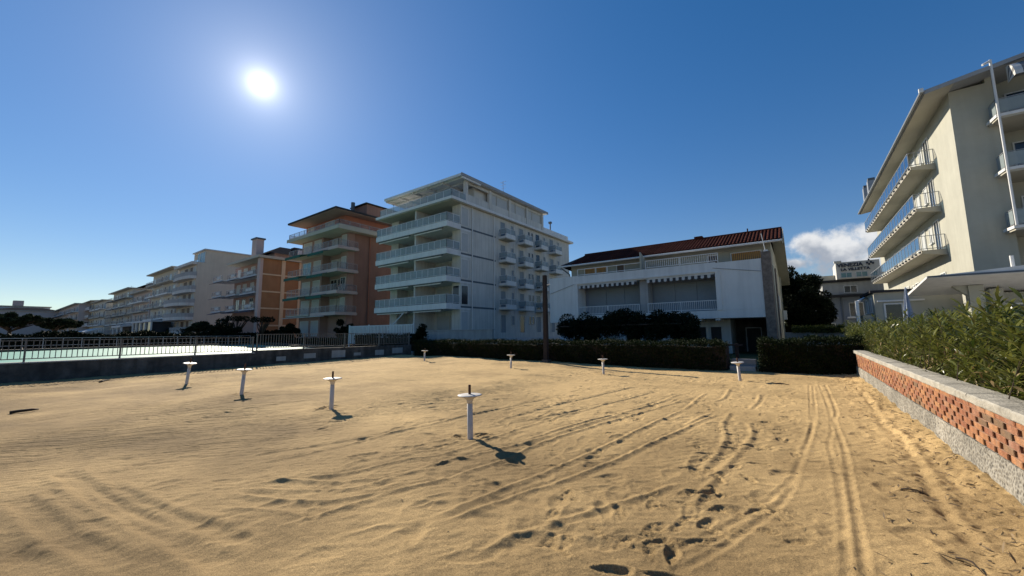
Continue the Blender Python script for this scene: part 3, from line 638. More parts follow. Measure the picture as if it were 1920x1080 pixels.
for i in range(680):                      # older, blown-over prints over the trodden part
    x = -rng.random() ** 0.8 * 9 + 1.0; y = 3 + 13 * rng.random()
    if x < -5 and rng.random() < .5: continue
    dent(x, y, rng.uniform(0, 3.14), rng.uniform(.18, .34), rng.uniform(.10, .18), rng.uniform(.006, .016), rng.uniform(.15, .32))
for x, y in ((-1.65, 14.64), (-6.23, 14.45)):
    for i in range(25): dent(x + rng.normal() * 1.3, y - .4 + rng.normal() * .8, rng.uniform(0, 3.14), .26, .14, rng.uniform(.008, .02), .22)
POSTS = [(-16.84, 4.28), (-12.32, 4.34), (-8.30, 4.65), (-4.246, 4.655), (-17.27, 15.08), (-10.76, 14.53), (-6.23, 14.45), (-1.65, 14.64)]
for x, y in POSTS: Z -= 0.025 * np.exp(-(((GX - x) / .17) ** 2 + ((GY - y) / .17) ** 2)) - 0.018 * np.exp(-((np.hypot(GX - x, GY - y) - .24) / .09) ** 2)
def sandz(x, y):
    i = min(max(int(np.searchsorted(ax, x)), 0), len(ax) - 1); j = min(max(int(np.searchsorted(ay, y)), 0), len(ay) - 1); return float(Z[i, j])
nx, ny = GX.shape
me = bpy.data.meshes.new('beach_sand'); co = np.stack([GX, GY, Z], -1).astype(np.float32).reshape(-1)
me.vertices.add(nx * ny); me.vertices.foreach_set('co', co)
ii = np.arange(nx * ny).reshape(nx, ny); quads = np.stack([ii[:-1, :-1], ii[1:, :-1], ii[1:, 1:], ii[:-1, 1:]], -1).reshape(-1, 4)
me.loops.add(quads.size); me.loops.foreach_set('vertex_index', quads.reshape(-1).astype(np.int32)); me.polygons.add(len(quads))
me.polygons.foreach_set('loop_start', np.arange(0, quads.size, 4, dtype=np.int32)); me.polygons.foreach_set('loop_total', np.full(len(quads), 4, np.int32))
me.update(calc_edges=True); me.polygons.foreach_set('use_smooth', np.ones(len(quads), bool))
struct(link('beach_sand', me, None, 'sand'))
print('sand', nx, ny)

# ================================================================== UMBRELLA BASE POSTS
labels = ['white umbrella post whose disc meets the pool wall edge, leaning, at far left', 'white umbrella post second from the left in the near row', 'white umbrella post with dark stub, third from left in the near row',
          'tall white umbrella post nearest the camera, casting a clear round shadow', 'small white umbrella post by the corner of pool wall and hedge', 'small white umbrella post in front of the hedge, next right of the corner one',
          'small white umbrella post in front of the vine-covered villa hedge', 'white umbrella post leaning in front of the gap in the hedge']
tilts = [(7, 2), (3, -1), (0.5, 0.5), (-1.0, 0), (1.5, 0), (1, 0), (-1.5, 0), (-4.5, 1)]
hts = [.74, .68, .665, .675, .60, .62, .62, .62]
post_me = G().lathe([(.046, -.25), (.045, 0), (.043, .60)], 20).mesh('post')
tray_me = G().lathe([(.043, .55), (.047, .585), (.062, .615), (.105, .645), (.165, .662), (.187, .668), (.190, .674), (.188, .681), (.165, .686), (.03, .690)], 40).mesh('tray')
stub_me = G().lathe([(.021, .685), (.020, .83), (.019, .835)], 12).mesh('stub')
rvec = ROT @ np.array([1.0, 0, 0]); rz_view = math.atan2(rvec[1], rvec[0])
for (x, y), lb, (t1, t2), h in zip(POSTS, labels, tilts, hts):
    t = thing('umbrella_post', lb, 'umbrella post', (x, y, sandz(x, y) - 0.01), 'umbrella base posts in two rows')
    t.rotation_euler = (math.radians(t2), math.radians(t1), rz_view); k = h / .675; t.scale = (1, 1, k)
    link('post', post_me, t, 'post_paint', smooth=True); link('tray', tray_me, t, 'post_paint', smooth=True); link('stub', stub_me, t, 'rust', smooth=True)

# ================================================================== BRICK LATTICE WALL AND OLEANDER
BW = thing('brick_wall', 'low lattice brick wall with rough stone-grey base and concrete coping beside the sand', 'wall', (1.48, 11.0, 0))
g = G(); ys = np.arange(1.0, 17.9, 0.16); fr = []; n = len(ys)
prof = [(0.0, -0.2), (0.0, 0.10), (0.0, 0.22), (0.0, 0.352), (0.19, 0.356)]
vid = {}
for i, y in enumerate(ys):
    for j, (dx, z) in enumerate(prof):
        vid[i, j] = len(g.v); jit = 0 if j == 4 else float(rng.normal() * 0.006)
        g.v.append((1.48 + dx + jit, y, z + (float(rng.normal() * 0.005) if j == 3 else 0)))
for i in range(n - 1):
    for j in range(len(prof) - 1): g.f.append((vid[i, j], vid[i + 1, j], vid[i + 1, j + 1], vid[i, j + 1])); g.mi.append(0)
g.poly([(1.48, 17.80, -.2), (1.67, 17.80, -.2), (1.67, 17.80, .356), (1.48, 17.80, .352)])
g.obj('base', 'roughcast', BW)
bx('backing', 'soil', BW, 1.70, 1.735, 1.0, 17.75, 0.357, 0.775)
BL, BG, BH = 0.225, 0.080, 0.0635
def brick_mesh(k):
    r = np.random.default_rng(50 + k); b = 0.006; g = G(); L, D_, H_ = BL / 2, 0.07, BH / 2
    for s in (-1, 1): pass
    ring = []
    for (lx, hz, dx) in ((L - b, H_ - b, -D_), (L, H_, -D_ + b), (L, H_, D_)):
        ring.append([(dx + r.normal() * .0012, sy * lx + r.normal() * .0015, sz * hz + r.normal() * .0015) for sy, sz in ((-1, -1), (1, -1), (1, 1), (-1, 1))])
    for q in ring: g.v += q
    g.f.append((0, 3, 2, 1)); g.mi.append(0)
    for i in range(2):
        for j in range(4): j2 = (j + 1) % 4; g.f.append((i * 4 + j, i * 4 + j2, i * 4 + 4 + j2, i * 4 + 4 + j)); g.mi.append(0)
    g.f.append((8, 9, 10, 11)); g.mi.append(0)
    return g.mesh('brick')
bms = [brick_mesh(k) for k in range(6)]
for m_ in bms: m_.materials.append(MATS['brick'])
course = 0
mort = G()
for c in range(6):
    z = 0.356 + 0.0705 * c + 0.0355
    solid = c == 5
    pitch = BL + (0.010 if solid else BG)
    y = 17.62 - (0 if c % 2 == 0 else pitch / 2)
    while y > 3.7:
        o = link('brick', bms[int(rng.integers(6))], BW)
        o.location = (1.555 - 1.48 + rng.normal() * .0025, y - 11.0 - BL / 2, z); o.rotation_euler = (rng.normal() * .006, 0, rng.normal() * .006)
        y -= pitch
    if c: mort.box(1.492, 1.62, 3.5, 17.64, 0.356 + .0705 * c - .0045, 0.356 + .0705 * c + .0045)
mort.box(1.491, 1.62, 3.5, 17.64, 0.356 + .0705 * 6 - .0045, .785)
mort.obj('mortar_bed', 'mortar', BW)
seams = [17.86, 14.7, 11.55, 8.45, 6.55, 4.4, 1.0]
for i in range(len(seams) - 1):
    ya, yb = seams[i + 1], seams[i] - 0.006; k = 26; g = G(); sec = [(1.445, .786), (1.438, .80), (1.438, .862), (1.450, .878), (1.60, .888), (1.73, .884), (1.745, .872), (1.745, .786)]
    vv = []
    for q in range(k + 1):
        y = ya + (yb - ya) * q / k
        vv.append([(x + float(rng.normal() * .0025), y, z + (float(rng.normal() * .0025) if z > .79 else 0)) for x, z in sec])
    for q in range(k): 
        base = len(g.v)
    g.v = [p for r in vv for p in r]; m_ = len(sec)
    for q in range(k):
        for j in range(m_): j2 = (j + 1) % m_; g.f.append((q * m_ + j, (q + 1) * m_ + j, (q + 1) * m_ + j2, q * m_ + j2)); g.mi.append(0)
    g.f.append(tuple(range(m_))); g.f.append(tuple(range(k * m_, k * m_ + m_))[::-1]); g.mi += [0, 0]
    g.obj('coping_slab', 'cap_concrete', BW)

# oleander bushes behind the wall: leafy shoots
def oleander(name, label, y0, y1, x0, x1, nshoot, hfun, seed, mat='leaf_oleander', leafL=0.125, group='oleander bushes above the brick wall'):
    r = np.random.default_rng(seed); t = thing(name, label, 'shrub', ((x0 + x1) / 2, (y0 + y1) / 2, 0.60), group)
    o = np.array([(x0 + x1) / 2, (y0 + y1) / 2, 0.60]); Ps = []; Ds = []; Ns = []; Ls = []; Ws = []; st = G()
    for i in range(nshoot):
        y = r.uniform(y0, y1); x = x0 + (x1 - x0) * r.random() ** 1.25
        top = hfun(x, y) * r.uniform(.80, 1.06); q = r.random()
        zz = 0.72 + (top - 0.72) * (q ** 0.6); lean = np.array([r.normal() * .35 - .45 * max(0, 1 - (x - x0) / .6), r.normal() * .35 - .12, 0.9]); lean /= np.linalg.norm(lean)
        ln = r.uniform(.22, .42); tip = np.array([x, y, zz]); base = tip - lean * ln
        if i % 3 == 0: st.tube([base - lean * .25 - o, tip - o], [.006, .003], 4, caps=False)
        nl = int(r.integers(13, 20))
        for k in range(nl):
            s = (k + r.random()) / nl; a = k * 2.3 + r.normal() * .3; out = np.array([math.cos(a), math.sin(a), 0.35 + 0.75 * s]) + lean * .3
            Ps.append(base + lean * ln * s - o); Ds.append(out); Ns.append(np.array([r.normal() * .3, r.normal() * .3, 1.0])); L = leafL * r.uniform(.65, 1.25); Ls.append(L); Ws.append(L * r.uniform(.10, .14))
    me = leaf_mesh('foliage', np.array(Ps), np.array(Ds), np.array(Ns), np.array(Ls), np.array(Ws), True, .22)
    link('foliage', me, t, mat)
    ndry = max(40, nshoot // 3); P = np.stack([r.uniform(x0, x0 + .6, ndry), r.uniform(y0, y1, ndry), r.uniform(.9, 1.3, ndry)], 1) - o
    link('dead_leaves', leaf_mesh('dead_leaves', P, rdir(ndry, r) + np.array([0, 0, -.4]), rdir(ndry, r), .11 * r.uniform(.6, 1.2, ndry), .022 * r.uniform(.7, 1.3, ndry), True, .2), t, 'leaf_dry')
    st.obj('stems', 'twig', None).parent = t
    return t
def olh(x, y): return 1.80 + 0.14 * max(0.0, min(1.0, (9.5 - y) / 3)) + 0.12 * max(0.0, min(1.0, (y - 17) / 4)) + 0.10 * math.sin(y * 1.3) + 0.08 * math.sin(y * 3.1 + x * 2) + 0.06 * (x - 2.4)
for k, (ya, yb, ns, lb) in enumerate(((4.6, 7.2, 330, 'oleander bush nearest the camera, long glossy leaves over the wall coping'), (7.0, 10.0, 380, 'oleander bush second from the camera along the brick wall'),
                                     (9.8, 13.0, 380, 'oleander bush at the middle of the brick wall'), (12.8, 16.0, 360, 'oleander bush behind the far half of the brick wall'),
                                     (15.8, 19.2, 360, 'oleander bush above the far end of the brick wall'), (19.0, 26.0, 420, 'oleander bush beyond the wall end, farthest of the row'))):
    oleander('oleander_bush', lb, ya, yb, 1.72 if yb < 18 else 1.8, 3.7, int(ns * 1.45), olh, 100 + k, leafL=0.22 if k < 2 else 0.185)
# yellow strap leaves leaning into the picture
t = thing('strap_leaf_plant', 'plant with long yellow-striped strap leaves at the edge of the oleanders', 'plant', (1.95, 5.05, 0.62))
n = 46; r = np.random.default_rng(5); az = r.uniform(0, 6.28, n); el = r.uniform(.25, 1.2, n)
D = np.stack([np.cos(az) * np.cos(el), np.sin(az) * np.cos(el), np.sin(el)], 1); P = np.zeros((n, 3)) + np.array([0, 0, .55]) + r.normal(size=(n, 3)) * .04
link('leaves', leaf_mesh('leaves', P, D, np.tile([0, 0, 1.0], (n, 1)) + r.normal(size=(n, 3)) * .2, r.uniform(.5, .75, n), r.uniform(.035, .05, n), True, .25), t, 'leaf_yellow')
link('stem', G().tube([(0, 0, 0), (0.02, 0, .6)], [.035, .03], 7).mesh('stem'), t, 'bark')

# ---- things lying on the sand
n = 1150; r = np.random.default_rng(17); yy = 3.2 + 14 * r.random(n) ** 1.2; xx = 1.45 - np.abs(r.normal(0, .42, n)); k = r.random(n) < .12; xx[k] -= r.random(k.sum()) * 1.2
P = np.stack([xx, yy, [sandz(a, b) + .008 for a, b in zip(xx, yy)]], 1); D = rdir(n, r); D[:, 2] *= .15; Nn = rdir(n, r) * .4 + np.array([0, 0, 1])
o = link('leaf_litter', leaf_mesh('leaf_litter', P, D, Nn, r.uniform(.03, .11, n), r.uniform(.008, .02, n), True, .0), None, 'litter_leaf', kind='stuff'); tag(o, 'scattered dead leaves and bits on sand along the brick wall', 'leaf litter')
n = 260; xx = -7 * r.random(n) + 1.2; yy = 2.2 + 12 * r.random(n)
P = np.stack([xx, yy, [sandz(a, b) + .004 for a, b in zip(xx, yy)]], 1); D = rdir(n, r); D[:, 2] *= .1
o = link('sand_debris', leaf_mesh('sand_debris', P, D, rdir(n, r) * .3 + np.array([0, 0, 1]), r.uniform(.012, .045, n), r.uniform(.005, .014, n)), None, 'twig', kind='stuff'); tag(o, 'tiny dark crumbs and twigs scattered over the open sand', 'debris')
def stick(a, b, rad, label, curve=.03, forks=0):
    a = np.array([a[0], a[1], sandz(*a) + rad * .8]); b = np.array([b[0], b[1], sandz(*b) + rad * .8]); m = (a + b) / 2 + np.array([curve, curve, .02]); g = G().tube([a, a * .55 + m * .45 + (0, 0, .006), m, b], [rad, rad * .9, rad * .8, rad * .4], 7)
    for f in range(forks): q = a + (b - a) * (.3 + .25 * f); g.tube([q, q + np.array([rng.normal() * .1, rng.normal() * .1, .02])], [rad * .6, rad * .2], 5)
    return tag(g.obj('stick', 'twig', None, smooth=True), label, 'stick')
stick(gp(18, 773)[:2], gp(72, 766)[:2], .035, 'dark dry stick lying on the sand by the pool wall side', .1)
stick(gp(1690, 914)[:2], gp(1740, 924)[:2], .008, 'small forked twig on sand near the brick wall', .02, 3)
stick(gp(1792, 1040)[:2], gp(1845, 1076)[:2], .007, 'thin twig among dead leaves beside the nearest wheel rut', .02, 2)
stick(gp(1452, 720)[:2], gp(1480, 723)[:2], .02, 'short dark twig on sand below the hedge gap', .02, 1)
stick(gp(187, 716)[:2], gp(207, 710)[:2], .03, 'dark twig at the edge of the pool wall shadow', .02, 1)

# ================================================================== POOL SIDE
PX = -23.6
pw = thing('pool_wall', 'low dark stained concrete wall between the sand and the pool', 'wall', (PX, 8, 0))
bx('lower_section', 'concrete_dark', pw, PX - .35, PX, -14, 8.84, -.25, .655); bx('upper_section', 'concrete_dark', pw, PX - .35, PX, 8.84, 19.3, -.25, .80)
bx('kerb', 'concrete_grey', pw, PX - .37, PX + .03, -14, 8.82, .655, .70)
for k, y in enumerate((9.9, 11.4, 13.1, 14.6, 16.2, 17.6)): bx('render_patch', 'concrete_grey', pw, PX, PX + .008, y, y + .5 + .2 * (k % 3), .18 + .05 * (k % 2), .42 + .1 * (k % 3))
def fence(label, ya, yb, z0, z1, posts, step):
    t = thing('metal_fence', label, 'fence', (PX - .15, (ya + yb) / 2, z0)); x = PX - .15; o = (x, (ya + yb) / 2, z0)
    bx('top_rail', 'fence_metal', t, x - .025, x + .025, ya, yb, z1 - .04, z1 - .008); bx('bottom_rail', 'fence_metal', t, x - .02, x + .02, ya, yb, z0 + .10, z0 + .135)
    for y in posts: bx('post', 'fence_metal', t, x - .035, x + .035, y - .028, y + .028, z0, z1 + .02)
    bm = G().box(-.012, .012, -.012, .012, .1352, z1 - z0 - .0402).mesh('baluster'); y = ya + step / 2
    while y < yb:
        if all(abs(y - p) > .06 for p in posts): link('baluster', bm, t, 'fence_metal', loc=(0, y - o[1], 0))
        y += step
    return t
fence('grey bar fence on the lower pool wall in front of the mint pool', -6.5, 8.80, .70, 1.53, [-6.4, -4.0, -1.5, 1.07, 3.66, 6.27, 8.75], .145)
fence('grey bar fence on the higher wall stretch towards the white apartment block', 8.90, 19.25, .80, 1.69, [8.95, 11.43, 14.0, 16.58, 19.2], .135)
def flat(name, pts, z, mat, th=.3):
    return G().prism([(a, b, z - th) for a, b in pts], [(a, b, z) for a, b in pts]).obj(name, mat)
struct(flat('pool_deck', [(-24.0, -60), (-24.0, 20.5), (-38, 22), (-64, 26.0), (-130, 26.0), (-130, -60)], .20, 'deck_pale', .44))
struct(flat('pool_water', [(-24.9, -30), (-24.9, 18.2), (-38, 19.6), (-63, 23.5), (-66.5, 12), (-60, 1), (-56, -30)], .32, 'pool_water', .1))
t = thing('pool_edge', 'dark raised edge along the far side of the pool', 'kerb', (-63, 5, .2))
pts = [(-56, -30), (-60, 1), (-66.5, 12), (-63, 23.5)]
for (xa, ya), (xb, yb) in zip(pts[:-1], pts[1:]): G().prism([(xa, ya, .2), (xa - 1.2, ya, .2), (xa - 1.2, ya, .52), (xa, ya, .52)], [(xb, yb, .2), (xb - 1.2, yb, .2), (xb - 1.2, yb, .52), (xb, yb, .52)]).obj('edge_block', 'concrete_dark', t)
t = thing('pool_edge', 'dark low bank at the corner of the pool under the orange blocks', 'kerb', (-50, 23, .2))
G().prism([(-63.5, 23.6, .2), (-38, 19.7, .2), (-36, 21.2, .2), (-63.5, 25.4, .2)], [(-63.5, 23.6, .5), (-38, 19.7, .46), (-36, 21.2, .5), (-63.5, 25.4, .6)]).obj('bank', 'soil', t)

# ================================================================== HEDGES, POLE
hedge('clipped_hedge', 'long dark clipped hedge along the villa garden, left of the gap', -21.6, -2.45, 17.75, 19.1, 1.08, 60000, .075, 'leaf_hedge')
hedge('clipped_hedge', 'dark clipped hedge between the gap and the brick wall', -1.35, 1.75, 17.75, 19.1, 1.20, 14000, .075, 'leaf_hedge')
t = thing('hedge_gate_step', 'pale stone step block in the gap of the hedge', 'step', (-1.95, 18.3, 0))
bx('lower_step', 'concrete_grey', t, -2.36, -1.48, 18.0, 18.55, -.2, .18); bx('upper_step', 'concrete_grey', t, -2.34, -1.5, 18.551, 18.9, -.2, .42)
t = thing('signpost', 'thin brown sign post standing in the hedge gap', 'post', (-2.3, 19.0, 0)); bx('post', 'post_wood', t, -2.24, -2.12, 19.0, 19.1, -.1, 1.05); bx('board', 'post_wood', t, -2.5, -1.95, 18.97, 19.0, .95, 1.02)
t = thing('utility_pole', 'tall dark brown pole standing before the hedge at the villa left end', 'pole', (-10.62, 17.45, 0))
G().prism([(-10.75, 17.34, -.1), (-10.53, 17.34, -.1), (-10.53, 17.56, -.1), (-10.75, 17.56, -.1)], [(-10.72, 17.36, 4.6), (-10.55, 17.36, 4.6), (-10.55, 17.54, 4.6), (-10.72, 17.54, 4.6)]).obj('shaft', 'post_wood', t)
bx('footing', 'concrete_dark', t, -10.82, -10.45, 17.26, 17.64, -.1, .20); G().tube([(-10.47, 17.4, 4.08), (-10.28, 17.38, 4.10)], .03, 6).obj('insulator', 'paint_white', t)

# ================================================================== VILLA
V = thing('villa', 'two-storey villa with white projecting upper box, grey shutters and red tiled roof', 'house', (-9.5, 35, -.02))
YF = 30.0
bx('ground_wall', 'plaster_white', V, -16.6, -3.9, 31.6, 44, -.02, 2.44)
bx('porch_wall', 'concrete_dark', V, -3.9, -1.15, 34.5, 44, -.02, 2.44); bx('porch_wall', 'concrete_dark', V, -17.6, -16.6, 33.5, 44, -.02, 2.44)
L0, R0 = -17.8, -1.66
bx('box_floor', 'paint_white', V, L0, R0, YF, 33.0, 2.44, 2.98)
bx('box_panel', 'paint_white', V, L0, -15.05, YF, 31.55, 2.985, 6.40); bx('box_panel', 'paint_white', V, -4.38, R0, YF, 31.55, 2.985, 6.30)
bx('box_lintel', 'paint_white', V, -15.05, -4.38, YF + .004, 31.4, 5.58, 6.36)
g = G(); g.box(-15.32, -15.0, YF - .07, 31.5, 3.0, 5.66); g.box(-4.42, -4.1, YF - .07, 31.5, 3.0, 5.66); g.box(-15.32, -4.1, YF - .09, YF + .1, 5.66, 5.74); g.obj('opening_frame', 'paint_white', V)
bx('middle_pillar', 'concrete_grey', V, -9.82, -9.20, YF + .35, 31.5, 2.985, 5.579)
bx('recess_wall', 'slate_wall', V, -15.0, -4.42, 31.56, 31.9, 2.985, 5.579)
for a, b in ((-14.7, -13.1), (-13.05, -11.5), (-11.45, -9.9), (-9.1, -7.5), (-7.45, -5.95), (-5.9, -4.6)): shutter(V, 'f', 31.55, a, b, 3.05, 5.3, 'shutter_grey', pitch=.13)
railing(V, [(-14.98, YF + .12), (-9.85, YF + .12)], 2.98, 3.72, 'metal_white', .13, .02, .04, post=2.5); railing(V, [(-9.17, YF + .12), (-4.44, YF + .12)], 2.98, 3.72, 'metal_white', .13, .02, .04, post=2.4)
def awning(par, a, b, y, z, h=.26):
    n = int(round((b - a) / .21)); n -= n % 2; g = G(); w = (b - a) / n
    for i in range(n):
        g.m = i % 2; x0 = a + i * w; x1 = x0 + w
        g.poly([(x0, y, z), (x1, y, z), (x1, y - .02, z - h * .75), ((x0 + x1) / 2, y - .02, z - h), (x0, y - .02, z - h * .75)])
        g.poly([(x0, y, z), (x1, y, z), (x1, y + .5, z + .14), (x0, y + .5, z + .14)])
    o = g.obj('awning', ['awning_white', 'awning_grey'], par); bx('cassette', 'paint_white', o, a, b, y - .02, y + .06, z, z + .05); return o
awning(V, -14.95, -9.92, YF + .02, 5.50); awning(V, -9.15, -4.50, YF + .02, 5.52)
bx('upper_wall', 'plaster_cream', V, -16.6, -1.61, 31.901, 46, 2.441, 6.0)
# attic storey
bx('attic_wall', 'plaster_cream', V, -16.6, -1.15, 32.0, 46, 6.0, 7.75)
window(V, 'f', 32.0, -15.2, -14.25, 6.75, 7.25, 'shutter_wood', name='window'); window(V, 'f', 32.0, -14.1, -13.2, 6.75, 7.25, 'shutter_wood')
window(V, 'f', 32.0, -12.2, -11.6, 6.55, 7.25, 'shutter_brown'); window(V, 'f', 32.0, -5.1, -4.5, 6.3, 7.15, 'shutter_brown'); window(V, 'f', 32.0, -3.55, -1.75, 6.45, 7.15, 'shutter_wood')
for a, b in ((-15.2, -14.25), (-14.1, -13.2), (-3.55, -1.75)):
    g = G(); k = a
    while k < b: g.box(k, k + .035, 31.96, 31.985, 6.5, 7.2); k += .12
    g.obj('window_slats', 'shutter_brown', V, kind='stuff')
railing(V, [(-15.0, 30.06), (-9.6, 30.06)], 6.36, 6.95, 'metal_white', 0, rail=.04, post=2.6); railing(V, [(-9.2, 30.06), (-4.2, 30.06)], 6.36, 7.02, 'metal_white', .14, .025, .04, post=2.5)
G().prism([(-9.62, 30.02, 6.365), (-9.62, 31.99, 6.365), (-9.62, 31.99, 7.0), (-9.62, 30.02, 7.75)], [(-9.52, 30.02, 6.365), (-9.52, 31.99, 6.365), (-9.52, 31.99, 7.0), (-9.52, 30.02, 7.75)]).obj('terrace_divider', 'plaster_cream', V)
# roof: gable to the right, hip to the left
EX0, EX1, EY0, EZ, RY, RZ, BY, BZ = -17.3, -.45, 31.0, 7.62, 34.2, 8.98, 47.5, 6.35
def roofquad(a, b, th=.14): G().prism([(p[0], p[1], p[2] - th) for p in a], a).obj(b, 'roof_bed', V)
roofquad([(EX0, EY0, EZ), (EX1, EY0, EZ), (EX1, RY, RZ), (-16.2, RY, RZ)], 'roof_slope'); roofquad([(-16.2, RY, RZ), (EX1, RY, RZ), (EX1, BY, BZ), (EX0, BY, BZ)], 'roof_slope')
G().poly([(EX0, EY0, EZ), (-16.2, RY, RZ), (EX0, BY, BZ)]).obj('roof_hip', 'roof_bed', V)
nt_ = 74; w = (EX1 - EX0) / nt_
tm = G(); seg = 6; a0 = np.array([0, EY0 - .04, EZ]); a1 = np.array([0, RY, RZ])
for s in range(seg):
    for e, (q0, q1) in enumerate(((s / seg, (s + 1.06) / seg),)):
        for j in range(5):
            th0, th1 = math.pi * j / 5, math.pi * (j + 1) / 5
            def pt(q, th, lift): p = a0 + (a1 - a0) * q; r_ = w * .40 - .012 * lift; return (-r_ * math.cos(th), p[1], p[2] + .02 + r_ * .8 * math.sin(th) + .012 * (1 - lift))
            tm.poly([pt(q0, th0, 0), pt(q0, th1, 0), pt(q1, th1, 1), pt(q1, th0, 1)])
        tm.poly([pt(q0, math.pi * j / 5, 0) for j in range(6)])
tme = tm.mesh('tile_row', (0, org(V)[1], org(V)[2])); tme.materials.append(MATS['roof_tile'])
for i in range(nt_):
    x = EX0 + (i + .5) * w; o = link('tile_row', tme, V, loc=(x - org(V)[0], 0, 0))
    if x < -16.2: f = max(.05, (x - EX0) / 1.1); o.scale = (1, 1, 1); o.location.z = -.0; o.scale.y = 1
    if x < -16.2:
        bpy.data.objects.remove(o)
g = G(); g.tube([(-16.2, RY, RZ + .05), (EX1, RY, RZ + .05)], .11, 8).obj('ridge_tiles', 'roof_tile', V)
G().tube([(EX0 - .05, EY0 - .1, EZ - .1), (EX1, EY0 - .1, EZ - .1)], .075, 8).obj('gutter', 'paint_white', V)
G().prism([(EX1, EY0, EZ - .30), (EX1, RY, RZ - .30), (EX1, BY, BZ - .30), (EX1, BY, BZ - .02), (EX1, RY, RZ - .02), (EX1, EY0, EZ - .02)], [(EX1 + .06, EY0, EZ - .30), (EX1 + .06, RY, RZ - .30), (EX1 + .06, BY, BZ - .30), (EX1 + .06, BY, BZ + .03), (EX1 + .06, RY, RZ + .06), (EX1 + .06, EY0, EZ + .03)]).obj('barge_board', 'plaster_cream', V)
G().prism([(-1.15, RY, RZ - .32), (-.46, RY, RZ - .32), (-.46, BY, BZ - .32), (-1.15, BY, BZ - .32)], [(-1.15, RY, RZ - .15), (-.46, RY, RZ - .15), (-.46, BY, BZ - .15), (-1.15, BY, BZ - .15)]).obj('verge_soffit', 'plaster_cream', V)
bx('side_wall', 'plaster_cream', V, -1.6, -1.10, 31.6, 46.5, -.02, 6.02)
bx('stone_pillar', 'stone_pillar', V, -1.659, -1.13, 29.96, 31.2, -.02, 6.72); bx('stone_pillar', 'stone_pillar', V, -1.60, -1.02, 33.5, 34.3, -.02, 6.0)
bx('pillar_cap', 'paint_white', V, -1.5, -1.25, 30.1, 30.5, 6.72, 6.85)
G().tube([(-1.40, 30.3, 6.8), (-1.55, 30.3, 8.0)], .025, 6).obj('vent_pipe', 'paint_white', V)
bx('side_stair_panel', 'wall_grey', V, -1.10, -1.06, 37, 40, 3.2, 4.3); bx('meter_box', 'paint_white', V, -1.10, -.75, 42, 42.6, 2.5, 3.3)
G().tube([(-1.0, 41, 0), (-1.0, 41, 6.2)], .05, 6).obj('downpipe', 'plaster_cream', V)
G().tube([(-2.6, 34.2, 8.9), (-2.6, 34.2, 9.35)], .05, 6).obj('vent_stub', 'roof_tile', V); bx('chimney_cap', 'roof_tile', V, -6.35, -5.75, 34.0, 34.6, 8.9, 9.25)
G().tube([(-17.2, 31.2, 7.45), (-16.75, 31.95, 6.9), (-16.72, 31.97, 6.2)], .05, 6).obj('downpipe', 'trim_dark', V)
for a, b in ((-6.15, -5.5), (-5.18, -4.5), (-11.5, -10.4)): window(V, 'f', 31.6, a, b, .02, 1.86, 'door_dark', 'plaster_white', 'door', sill=False)
window(V, 'f', 34.5, -3.2, -2.3, .0, 1.75, 'door_dark', 'wall_grey', 'door', sill=False)
for x in (-7.0, -5.8, -4.6): bx('beam_end', 'paint_white', V, x, x + .3, 30.1, 31.58, 2.30, 2.438)
for x in (-15.2, -13.4, -11.7, -10.0, -8.4, -7.0): bx('column', 'paint_white', V, x, x + .45, 30.6, 31.0, -.02, 2.435)
G().tube([(-4.55, 29.97, 5.95), (-1.7, 29.97, 5.45)], .018, 5).obj('cable', 'metal_grey', V); G().tube([(-17.75, 29.97, 5.0), (-15.2, 29.97, 5.72)], .018, 5).obj('cable', 'metal_grey', V)
# closed white garden parasol and the dark vine
def parasol(name, label, x, y, zb, zt, r, mat, fold=8):
    t = thing(name, label, 'parasol', (x, y, zb)); G().tube([(x, y, zb), (x, y, zt)], .03, 8).obj('pole', 'metal_white', t)
    g = G(); n = fold * 2; prof = [(zt - .03, .03), (zb + (zt - zb) * .75, r * .55), (zb + (zt - zb) * .52, r), (zb + (zt - zb) * .40, r * .8)]; k = 0
    for z, rr in prof:
        for j in range(n): a = 2 * math.pi * j / n; q = rr * (1 if j % 2 else .62); g.v.append((x + q * math.cos(a), y + q * math.sin(a), z))
    for i in range(3):
        for j in range(n): j2 = (j + 1) % n; g.f.append((i * n + j, i * n + j2, (i + 1) * n + j2, (i + 1) * n + j)); g.mi.append(0)
    g.obj('canopy', mat, t); return t
t = thing('white_tent', 'small white pointed tent between pole and vine in the villa garden', 'tent', (-15.2, 28.5, 0))
g = G(); c = (-15.35, 28.5); 
for k in range(4):
    a0_, a1_ = math.pi / 4 + k * math.pi / 2, math.pi / 4 + (k + 1) * math.pi / 2
    g.poly([(c[0], c[1], 2.05), (c[0] + .75 * math.cos(a0_), c[1] + .75 * math.sin(a0_), .9), (c[0] + .75 * math.cos(a1_), c[1] + .75 * math.sin(a1_), .9)])
g.obj('canopy', 'wall_grey', t); bx('skirt', 'wall_grey', t, c[0] - .5, c[0] + .5, c[1] - .5, c[1] + .5, 0, .9)
cs, rs = [], []
for i in range(110):
    x = rng.uniform(-14.6, -5.4); z = 2.0 + .45 * math.exp(-((x + 9) / 2.6) ** 2) + rng.normal() * .16; z -= max(0, rng.random() - .45) * 1.6; cs.append((x + 10, rng.uniform(-1.1, 1.1), z)); rs.append(rng.uniform(.35, .62))
t = thing('pergola_vine', 'dark spreading vine on a pergola in front of the villa', 'vine', (-10, 26.2, 0))
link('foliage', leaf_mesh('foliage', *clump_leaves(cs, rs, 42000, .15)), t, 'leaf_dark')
g = G()
for x in (-3.9, .6, 4.0):
    for y in (.9,): g.tube([(x, y, 0), (x + .05, y, 1.1), (x - .1, y, 2.2)], [.07, .06, .05], 6)
